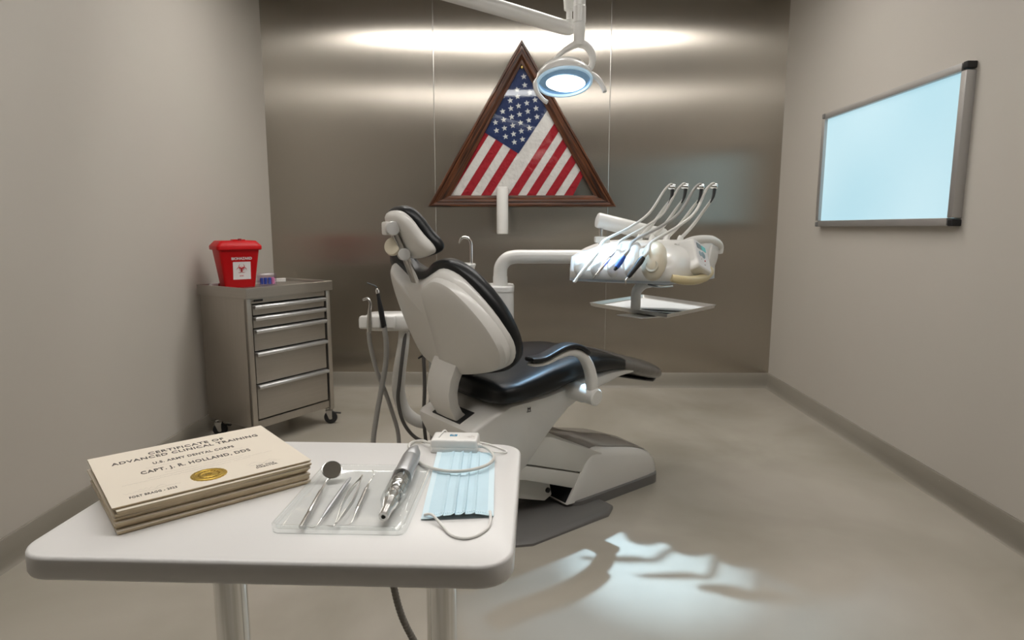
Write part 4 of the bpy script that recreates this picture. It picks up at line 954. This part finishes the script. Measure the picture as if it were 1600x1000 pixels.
hr.append(shrink([(x, y, z+0.005) for x, y, z in hr[-1]], 0.92)); hr.append(shrink([(x, y, z+0.003) for x, y, z in hr[-1]], 0.6))
HD = W('instrument_head', G().loft(hr), white, angle=70)
g = G(); g.loft([hring(1.008, 0.045, 0), hring(1.012, 0.030, 0), hring(1.026, 0.028, 0)]); W('head_underside', g, mat('pale_blue_plastic', (0.50, 0.55, 0.60), 0.35))
# finger scoops along the front edge (instrument holders)
def frontpt(t, z, out=0.0):
    a = Vector((0.262, 2.835)); b = Vector((0.600, 2.668)); p = a.lerp(b, t); n = Vector((b.y-a.y, -(b.x-a.x))).normalized()
    p = p+n*out; return Vector((p.x, p.y, z))
fdir = (Vector((0.600, 2.668, 0))-Vector((0.262, 2.835, 0))).normalized(); fn = Vector((fdir.y, -fdir.x, 0))
bk = Vector((0.25, 0.97, 0)).normalized()
for i, (t, zt_) in enumerate(((0.03, 1.125), (0.235, 1.150), (0.44, 1.165), (0.645, 1.170))):
    c = frontpt(t, 0, 0.0)
    pts_ = [c+Vector((0, 0, 1.040)), c+fn*0.010+Vector((0, 0, 1.062)), c+bk*0.010+Vector((0, 0, 1.095)), c+bk*0.07+Vector((0, 0, 0.55*1.095+0.45*zt_)), c+bk*0.15+Vector((0, 0, zt_-0.012)), c+bk*0.26+Vector((0, 0, zt_-0.012))]
    lab(W('holder_lobe', G().tube(pts_, [0.014, 0.026, 0.031, 0.032, 0.030, 0.018], n=18), white, angle=60), 'rounded white holder lobe')
c = frontpt(0.905, 0, 0.0)
io = W('end_holder', G().tube([c+Vector((0, 0, 1.045)), c+fn*0.012+Vector((0, 0, 1.065)), c+bk*0.010+Vector((0, 0, 1.105)), c+bk*0.06+Vector((0, 0, 1.140)), c+bk*0.12+Vector((0, 0, 1.155))], [0.026, 0.046, 0.054, 0.050, 0.034], n=24), ivory, angle=60); lab(io, 'ivory coloured end holder')
M = fr(c+fn*0.050+bk*0.0+Vector((0.004, 0, 1.090)), fdir, Vector((0, 0, 1))) @ Matrix.Rotation(R(-24), 4, 'X')
g = G(); g.lathe([(0.027, -0.02), (0.028, 0.003), (0.025, 0.005), (0.014, 0.002), (0.002, 0.001)], 28, M); W('thumb_recess', g, mat('ivory_recess', (0.50, 0.46, 0.36), 0.45), par=io)
# control panel on the right side
q0 = Vector((0.690, 2.700, 0)); q1 = Vector((0.885, 2.965, 0)); sd_ = (q1-q0).normalized(); sn = Vector((sd_.y, -sd_.x, 0))
up_ = (Vector((0, 0, 1))*0.84-sn*0.38+sd_*0.36).normalized()
pc_ = q0.lerp(q1, 0.56)+sn*0.012+Vector((0, 0, 1.120)); xx_ = (sd_-up_*sd_.dot(up_)).normalized(); PM = fr(pc_, xx_, up_)
g = G(); g.loft([[(x*s, y*s, z) for x, y in rrect(-0.062, -0.070, 0.062, 0.070, 0.012, 4)] for s, z in ((1.15, -0.06), (1.04, -0.004), (1.0, 0.006), (0.96, 0.008))], M=PM)
CP = W('control_panel', g, white, angle=50)
g = G(); g.loft([[(x*s, y*s, z) for x, y in rrect(-0.062, -0.070, 0.062, 0.070, 0.012, 4)] for s, z in ((0.94, 0.0075), (0.92, 0.0095))], M=PM); W('panel_face', g, labelw, par=CP)
W('display', G().box((-0.020, 0.042, 0.010), (0.040, 0.026, 0.002), PM), lcd, par=CP); W('display', G().box((0.024, 0.042, 0.010), (0.038, 0.024, 0.002), PM), tealsc, par=CP)
g = G(); 
for x, y, r_ in ((-0.022, 0.004, 0.012), (0.006, 0.004, 0.016), (0.012, 0.006, 0.010)): g.lathe([(r_, 0.009), (r_, 0.011), (r_*0.8, 0.012)], 20, PM @ Matrix.Translation((x, y, 0)))
W('button', g, mat('button_blue_grey', (0.30, 0.38, 0.42), 0.4), par=CP)
g = G().lathe([(0.0035, 0.009), (0.0035, 0.0115)], 12, PM @ Matrix.Translation((0.010, -0.024, 0))); lab(W('button', g, redp, par=CP), 'small red button')
g = G(); text_geo(g, 'on', PM @ Matrix.Translation((0.002, -0.045, 0.0098)), 0.009, ext=0.0003); text_geo(g, '01', PM @ Matrix.Translation((-0.02, -0.024, 0.0098)), 0.006, ext=0.0003); W('panel_print', g, inkgrey, par=CP, smooth=False)
# rim over the panel and yellowed grab handle
W('panel_hood', G().tube([(0.700, 2.86, 1.166), (0.80, 2.93, 1.192), (0.895, 3.00, 1.190), (0.955, 3.06, 1.165), (0.965, 3.07, 1.125)], [0.012, 0.018, 0.022, 0.020, 0.014], n=14), white)
W('side_cheek', G().loft([[(0.90, 2.97, 1.17), (0.96, 3.06, 1.16), (0.955, 3.06, 1.10), (0.92, 3.02, 1.03), (0.86, 2.92, 1.03)], [(0.86, 3.00, 1.17), (0.90, 3.09, 1.16), (0.90, 3.09, 1.10), (0.87, 3.05, 1.03), (0.82, 2.95, 1.03)]]), white, bevel=0.01)
lab(W('grab_handle', G().tube([(0.640, 2.665, 1.038), (0.690, 2.672, 1.028), (0.760, 2.75, 1.022), (0.835, 2.86, 1.026), (0.880, 2.93, 1.045), (0.885, 2.96, 1.062)], [0.016, 0.019, 0.020, 0.020, 0.017, 0.010], n=16), yellowed), 'yellowed curved handle')
# white roll arm behind the head
W('rear_cylinder', G().axis((0.372, 3.10, 1.285), (0.72, 3.16, 1.205), [(0, 0.024), (0.01, 0.034), (0.03, 0.037), (0.97, 0.037), (1, 0.030)], 28), white)
W('rear_post', G().tube([(0.395, 3.10, 1.16), (0.395, 3.10, 1.26)], 0.010, smooth=1), satin); W('post_base', G().box((0.40, 3.10, 1.190), (0.07, 0.06, 0.03)), white, bevel=0.006)
# whip arms
hooks = [(0.700, 2.98, 1.432), (0.765, 3.00, 1.436), (0.838, 3.00, 1.434), (0.905, 3.02, 1.438)]
bases = [(0.575, 3.06, 1.200), (0.640, 3.08, 1.200), (0.715, 3.10, 1.200), (0.785, 3.12, 1.195)]
for h, b in zip(hooks, bases):
    h = Vector(h); b = Vector(b)
    wa = W('whip_arm', G().tube([b, b.lerp(h, 0.3)+Vector((0.012, 0, -0.012)), b.lerp(h, 0.65)+Vector((0.022, 0, -0.01)), h+Vector((0.0, 0.0, -0.05)), h+Vector((0.002, 0, -0.006))], [0.0085, 0.008, 0.007, 0.0055, 0.005], n=10), hosewhite)
    W('whip_spring', G().tube([h+Vector((0.004, -0.004, -0.012)), h+Vector((0.0, -0.003, -0.045)), h+Vector((-0.012, -0.002, -0.075))], [0.009, 0.007, 0.003], n=10), toolm, par=wa)
    W('whip_joint', G().axis(h+Vector((-0.016, 0.006, 0.002)), h+Vector((0.018, -0.006, 0.0)), [(0, 0.007), (0.1, 0.011), (0.6, 0.014), (0.9, 0.013), (1, 0.008)], 18), chrome, par=wa)
    W('base_socket', G().axis(b+Vector((-0.008, 0, -0.03)), b+Vector((0.004, 0, 0.014)), [(0, 0.018), (0.8, 0.014), (1, 0.010)], 16), white, par=wa)
# tray support
W('tray_arm', G().tube([(0.640, 2.97, 1.015), (0.620, 2.965, 0.995), (0.580, 2.955, 0.985), (0.548, 2.95, 0.955), (0.545, 2.95, 0.90), (0.545, 2.95, 0.868)], 0.023, n=20), white)
W('tray_arm_clamp', G().tube([(0.60, 2.93, 0.992), (0.645, 2.90, 0.986), (0.70, 2.88, 0.990)], [0.014, 0.012, 0.010], n=14), chrome)
W('tray_bracket', G().loft([[(0.545+x*s, 2.97+y*s, z) for x, y in rrect(-0.10, -0.08, 0.10, 0.08, 0.02, 4)] for s, z in ((1.0, 0.843), (1.0, 0.846), (0.95, 0.848))]), white) if False else None
W('tray_plate', G().loft([[(x, y, z) for x, y in ((0.46, 2.97), (0.56, 2.86), (0.70, 2.93), (0.60, 3.05))] for z in (0.836, 0.8405)]), white)

# instruments in their holders
def handpiece(name, label, tip, top, prof, m, tipm, hook, mid, hm=hosewhite, hr=0.0055, extra=None, tipgeo=None):
    tip = Vector(tip); top = Vector(top); t = thing(name, label, 'dental handpiece', tuple(tip), 0, 'handpieces on the delivery unit')
    build('body', G().axis(tip, top, prof, 18), m, t, world=True, angle=30)
    if tipgeo: build('tip', tipgeo, tipm, t, world=True)
    d = (top-tip).normalized()
    hk = Vector(hook)
    pts = [top-d*0.004, top+d*0.03]+[Vector(p) for p in mid]+[hk+Vector((-0.040, -0.012, -0.022)), hk+Vector((-0.012, -0.008, 0.010)), hk+Vector((0.003, -0.004, 0.014))]
    build('hose', G().tube(pts, [hr*1.15]*2+[hr*1.1]*len(mid)+[hr, hr*0.9, hr*0.8], n=10, smooth=8), hm, t, world=True)
    return t
def midp(a, h, ts, sag=0.02):
    a = Vector(a); h = Vector(h); return [a.lerp(h, t)+Vector((0.4*sag*math.sin(PI*t), 0, -sag*math.sin(PI*t))) for t in ts]
a = (0.245, 2.700, 1.035); b = (0.318, 2.735, 1.118)
handpiece('air_water_syringe', 'white air water syringe, leftmost of the handpieces on the unit', a, b, [(0, 0.004), (0.12, 0.0065), (0.4, 0.008), (0.8, 0.010), (1, 0.008)], white, white, hooks[0], [(0.370, 2.80, 1.190)]+midp((0.390, 2.82, 1.205), hooks[0], (0.3, 0.6), 0.03), tipgeo=G().tube([a, (0.236, 2.697, 1.020), (0.228, 2.694, 1.022)], [0.006, 0.006, 0.003], n=10))
a = (0.318, 2.655, 1.050); b = (0.385, 2.695, 1.125)
handpiece('turbine_handpiece', 'slim chrome handpiece, second from the left on the unit', a, b, [(0, 0.003), (0.1, 0.006), (0.5, 0.008), (0.9, 0.009), (1, 0.007)], chrome, chrome, hooks[1], [(0.440, 2.80, 1.188)]+midp((0.47, 2.83, 1.210), hooks[1], (0.3, 0.6), 0.03), tipgeo=G().tube([a, (0.308, 2.652, 1.034)], [0.0035, 0.0015], n=8, smooth=1))
a = (0.402, 2.640, 1.082); b = (0.438, 2.660, 1.130)
handpiece('blue_handpiece', 'handpiece with a bright blue sleeve, in the middle of the unit', a, b, [(0, 0.007), (0.05, 0.010), (0.5, 0.012), (0.9, 0.010), (1, 0.009)], bluep, blk, hooks[2], [(0.500, 2.78, 1.192)]+midp((0.54, 2.82, 1.215), hooks[2], (0.3, 0.6), 0.03), hm=hosegrey, hr=0.0065, tipgeo=G().axis((0.395, 2.636, 1.074), a, [(0, 0.006), (1, 0.009)]))
a = (0.445, 2.600, 1.045); b = (0.513, 2.640, 1.125)
handpiece('black_handpiece', 'black handpiece with a pointed steel tip, rightmost in the holders', a, b, [(0, 0.006), (0.1, 0.010), (0.5, 0.0115), (0.8, 0.014), (1, 0.011)], blk, satin, hooks[3], [(0.57, 2.74, 1.188)]+midp((0.62, 2.80, 1.215), hooks[3], (0.3, 0.6), 0.03), hm=hosewhite, hr=0.0065, tipgeo=G().tube([a, (0.436, 2.595, 1.034), (0.436, 2.590, 1.016)], [0.005, 0.004, 0.0012], n=10))

# steel tray under the head
TP = [Vector((0.365, 3.255)), Vector((0.662, 2.812)), Vector((0.985, 3.165)), Vector((0.715, 3.650))]
tc_ = sum(TP, Vector((0, 0)))/4
g = G()
def tring(s, z): return [((tc_+(p-tc_)*s).x, (tc_+(p-tc_)*s).y, z) for p in TP]
TZ2 = 0.842
g.loft([tring(0.93, TZ2), tring(0.985, TZ2+0.006), tring(1.0, TZ2+0.020), tring(1.012, TZ2+0.022), tring(0.995, TZ2+0.023), tring(0.972, TZ2+0.007), tring(0.93, TZ2+0.0025)])
ts = single('steel_tray', g, mat('tray_steel', (0.72, 0.72, 0.70), 0.28, metal=0.9), 'shiny square steel tray held beneath the delivery unit head', 'tray', bevel=0.0015)
g = G().loft([tring(0.925, TZ2+0.003), tring(0.925, TZ2+0.0045)]); single('tray_liner', g, linerm, 'white paper liner lying in the steel tray', 'liner')
rx = random.Random(3)
for i in range(5):
    u = i/4; p = Vector((0.600+0.022*i, 3.10-0.020*i, TZ2+0.0074)); d = Vector((0.13, -0.06+0.012*i, 0))
    if i == 4: p = Vector((0.585, 3.03, TZ2+0.0074)); d = Vector((0.14, -0.10, 0))
    nm = ['first', 'second', 'third', 'fourth', 'nearest'][i]
    single('tray_instrument', G().axis(p, p+d, [(0, 0.001), (0.15, 0.0024), (0.8, 0.0028), (1, 0.001)], 10), toolm,
           'small dark instrument on the steel tray liner, %s counting from the far side' % nm if i < 4 else 'small dark instrument on the steel tray liner, nearest the front corner', 'dental tool', group='instruments on the steel tray')

# assistant holder on the left
W('assistant_arm', G().tube([(-0.555, 3.0, 0.80), (-0.560, 3.0, 0.70), (-0.585, 3.0, 0.55), (-0.590, 3.0, 0.45), (-0.565, 3.0, 0.36), (-0.50, 3.0, 0.305), (-0.42, 3.02, 0.29), (-0.25, 3.08, 0.28), (-0.15, 3.12, 0.28)], [0.025, 0.028, 0.032, 0.032, 0.032, 0.030, 0.028, 0.026, 0.026], n=18), white)
g = G()
P = [(-0.735, 2.955), (-0.700, 2.925), (-0.55, 2.925), (-0.50, 2.95), (-0.50, 3.05), (-0.56, 3.08), (-0.70, 3.07), (-0.735, 3.03)]
g.loft([[(x, y, z) for x, y in scale_poly(smooth_poly(P, 3), s, (-0.61, 3.0))] for s, z in ((0.82, 0.765), (0.92, 0.775), (0.97, 0.79), (1.0, 0.812), (0.97, 0.832), (0.88, 0.842))])
AH = W('assistant_holder', g, white, angle=60)
for x in (-0.725, -0.665, -0.600):
    W('holder_lug', G().loft([[(x+a*s, 2.915+b*s, z) for a, b in rrect(-0.022, -0.030, 0.022, 0.030, 0.010, 4)] for s, z in ((0.8, 0.782), (1, 0.79), (1, 0.826), (0.85, 0.838))]), white, par=AH)
W('arm_knuckle', G().axis((-0.552, 3.0, 0.745), (-0.552, 3.0, 0.79), [(0, 0.022), (1, 0.026)], 18), darkgrey)
# two suction tips with hoses
t = thing('saliva_ejector', 'hooked silver saliva ejector at the left end of the side holder', 'suction tool', (-0.695, 2.885, 0.80), 0)
build('body', G().axis((-0.698, 2.885, 0.765), (-0.692, 2.885, 0.875), [(0, 0.010), (0.3, 0.012), (0.7, 0.011), (1, 0.008)], 16), satin, t, world=True)
build('hook_tip', G().tube([(-0.692, 2.885, 0.87), (-0.688, 2.885, 0.905), (-0.700, 2.885, 0.925), (-0.722, 2.885, 0.918)], [0.008, 0.007, 0.006, 0.005], n=10), satin, t, world=True)
build('hose', G().tube([(-0.700, 2.885, 0.77), (-0.698, 2.90, 0.70), (-0.680, 2.93, 0.58), (-0.650, 2.97, 0.46), (-0.625, 3.0, 0.35), (-0.600, 3.0, 0.25), (-0.590, 3.0, 0.12), (-0.560, 3.02, 0.03), (-0.45, 3.06, 0.016), (-0.25, 3.10, 0.016)], 0.0105, n=12), hosegrey, t, world=True)
t = thing('suction_handpiece', 'black suction handpiece with bent thin tip beside the silver one', 'suction tool', (-0.633, 2.885, 0.80), 0)
build('body', G().axis((-0.628, 2.885, 0.790), (-0.652, 2.885, 0.950), [(0, 0.013), (0.2, 0.012), (0.5, 0.013), (0.8, 0.009), (1, 0.008)], 16), blk, t, world=True)
build('collar', G().axis((-0.652, 2.885, 0.948), (-0.655, 2.885, 0.972), [(0, 0.008), (0.5, 0.010), (1, 0.005)], 14), chrome, t, world=True)
build('tip', G().tube([(-0.655, 2.885, 0.970), (-0.662, 2.885, 0.982), (-0.700, 2.885, 0.998)], [0.004, 0.0035, 0.0025], n=8), toolm, t, world=True)
build('hose', G().tube([(-0.628, 2.885, 0.795), (-0.620, 2.885, 0.72), (-0.628, 2.90, 0.62), (-0.655, 2.90, 0.48), (-0.680, 2.90, 0.36), (-0.700, 2.90, 0.22), (-0.690, 2.93, 0.10), (-0.62, 2.98, 0.03), (-0.45, 3.00, 0.012), (-0.25, 3.05, 0.012)], 0.0125, n=12), hosegrey, t, world=True)
# dark hoses behind the support
for i, (x, r_, m) in enumerate(((-0.455, 0.009, hosedark), (-0.425, 0.008, hosegrey))):
    W('supply_hose', G().tube([(x, 2.95, 0.86), (x-0.003, 2.95, 0.70), (x, 2.95, 0.50), (x-0.008, 2.96, 0.30), (x+0.02, 2.98, 0.10), (x+0.10, 3.02, 0.02), (x+0.25, 3.06, 0.015)], r_, n=10), m)
W('supply_hose', G().tube([(-0.545, 2.99, 0.77), (-0.56, 2.96, 0.64), (-0.575, 2.95, 0.52), (-0.585, 2.95, 0.42), (-0.56, 2.95, 0.31), (-0.50, 2.95, 0.235), (-0.42, 2.95, 0.215), (-0.36, 2.98, 0.24), (-0.20, 3.08, 0.30)], 0.009, n=10), hosedark)

# the ribbed hose
single('ribbed_hose', HOSE, mat('ribbed_grey', (0.20, 0.185, 0.165), 0.5), 'ribbed grey hose hanging behind the table towards the chair', 'hose')

# ================================================================ treatment lamp
LY = 2.50
LK = 1.248; LP0 = Vector((0.168, 2.495, 1.80)); LP1 = Vector((0.2097, 3.114, 1.936))   # the lamp is drawn small, then sized and placed
OL = thing('operating_light', 'white dental treatment light with two handles hanging on a ceiling arm', 'dental light', (-0.774, 3.190, ZC), 0)
def WL(nm, g, m, par=None, **kw):
    g.v = [tuple(LP1+(Vector(v)-LP0)*LK) for v in g.v]
    return build(nm, g, m, par or OL, world=True, **kw)
WL('ceiling_post', G().tube([(-0.62, LY+0.06, 2.652), (-0.62, LY+0.06, 2.20)], 0.028, smooth=1, n=20).lathe([(0.08, 2.622), (0.09, 2.635), (0.09, 2.652)], 28, Matrix.Translation((-0.62, LY+0.06, 0))), white)
WL('balance_arm', G().tube([(-0.62, LY+0.06, 2.225), (-0.10, LY+0.05, 2.082), (0.165, LY+0.045, 2.004), (0.193, LY+0.045, 2.002)], [0.030, 0.029, 0.027, 0.016], n=20, smooth=6), white)
WL('swivel_joint', G().axis((0.187, LY+0.045, 2.00), (0.187, LY+0.045, 2.12), [(0, 0.017), (0.25, 0.017), (0.28, 0.011), (0.5, 0.011), (0.55, 0.020), (0.9, 0.023), (1, 0.014)], 20), white)
WL('link_arm', G().tube([(0.187, LY+0.045, 2.115), (0.205, LY+0.02, 2.150), (0.222, LY, 2.160)], [0.018, 0.02, 0.02], n=16), white)
WL('drop_post', G().axis((0.222, LY, 1.925), (0.222, LY, 2.19), [(0, 0.0215), (0.30, 0.0215), (0.31, 0.0235), (0.52, 0.0235), (0.53, 0.0220), (0.85, 0.0220), (0.86, 0.025), (1, 0.022)], 24), white, angle=25)
# head frame: normal points down towards the floor spot
hcn = Vector((0.168, LY-0.005, 1.800)); nrm = Vector((0.06, -0.42, -0.90)).normalized()
xa = Vector((1, 0.0, -0.10)); xa = (xa-nrm*xa.dot(nrm)).normalized(); ya = nrm.cross(xa).normalized()   # ya points away / up
LM = Matrix.Identity(4)
for i in range(3): LM[i][0] = xa[i]; LM[i][1] = ya[i]; LM[i][2] = nrm[i]; LM[i][3] = hcn[i]
def ell(a, b, z, n=40): return [(a*math.cos(2*PI*k/n), b*math.sin(2*PI*k/n), z) for k in range(n)]
g = G(); g.loft([ell(0.020, 0.020, -0.072), ell(0.055, 0.05, -0.066), ell(0.085, 0.072, -0.048), ell(0.104, 0.086, -0.022), ell(0.108, 0.090, 0.0), ell(0.103, 0.086, 0.004), ell(0.098, 0.080, 0.0)], M=LM); WL('lamp_housing', g, white, angle=60)
g = G(); g.loft([ell(0.100, 0.082, 0.003), ell(0.107, 0.089, 0.006), ell(0.105, 0.087, 0.014), ell(0.098, 0.080, 0.014), ell(0.097, 0.079, 0.003)], caps=False, M=LM); WL('lens_rim', g, ringglow, angle=60)
g = G(); g.loft([ell(0.097, 0.079, 0.004), ell(0.080, 0.062, -0.010), ell(0.06, 0.045, -0.014)], M=LM); WL('reflector', g, reflector, angle=60)
g = G(); g.loft([ell(0.078, 0.050, 0.000), ell(0.076, 0.048, 0.010), ell(0.060, 0.036, 0.022), ell(0.03, 0.018, 0.028)], M=LM @ Matrix.Translation((0.006, -0.014, -0.006)) @ Matrix.Rotation(R(-8), 4, 'Z')); WL('lens', g, lens_m, angle=60)
lab(WL('warning_sticker', G().box((0, 0, 0), (0.018, 0.012, 0.003), fr(LM @ Vector((-0.040, -0.062, -0.050)), xa, nrm)), yel), 'small yellow sticker')
# yoke
WL('yoke', G().tube([(0.222, LY, 1.935), (0.195, LY-0.005, 1.922), (0.158, LY-0.01, 1.898), (0.128, LY-0.01, 1.868), (0.118, LY, 1.852)], [0.016, 0.013, 0.009, 0.008, 0.007], n=14), white)
WL('yoke', G().tube([(0.222, LY, 1.935), (0.252, LY, 1.922), (0.272, LY, 1.890), (0.270, LY, 1.855), (0.248, LY-0.005, 1.828), (0.222, LY-0.01, 1.818)], [0.018, 0.015, 0.013, 0.012, 0.012, 0.010], n=14), white)
WL('handle', G().tube([(0.235, LY-0.01, 1.822), (0.268, LY-0.015, 1.818), (0.295, LY-0.02, 1.798), (0.313, LY-0.025, 1.768), (0.318, LY-0.03, 1.752)], [0.010, 0.011, 0.010, 0.009, 0.008], n=14), white)
WL('handle', G().tube([(0.066, LY-0.01, 1.800), (0.058, LY-0.02, 1.782), (0.066, LY-0.03, 1.750), (0.088, LY-0.04, 1.722), (0.102, LY-0.045, 1.712)], [0.009, 0.009, 0.0085, 0.008, 0.0085], n=14), white)
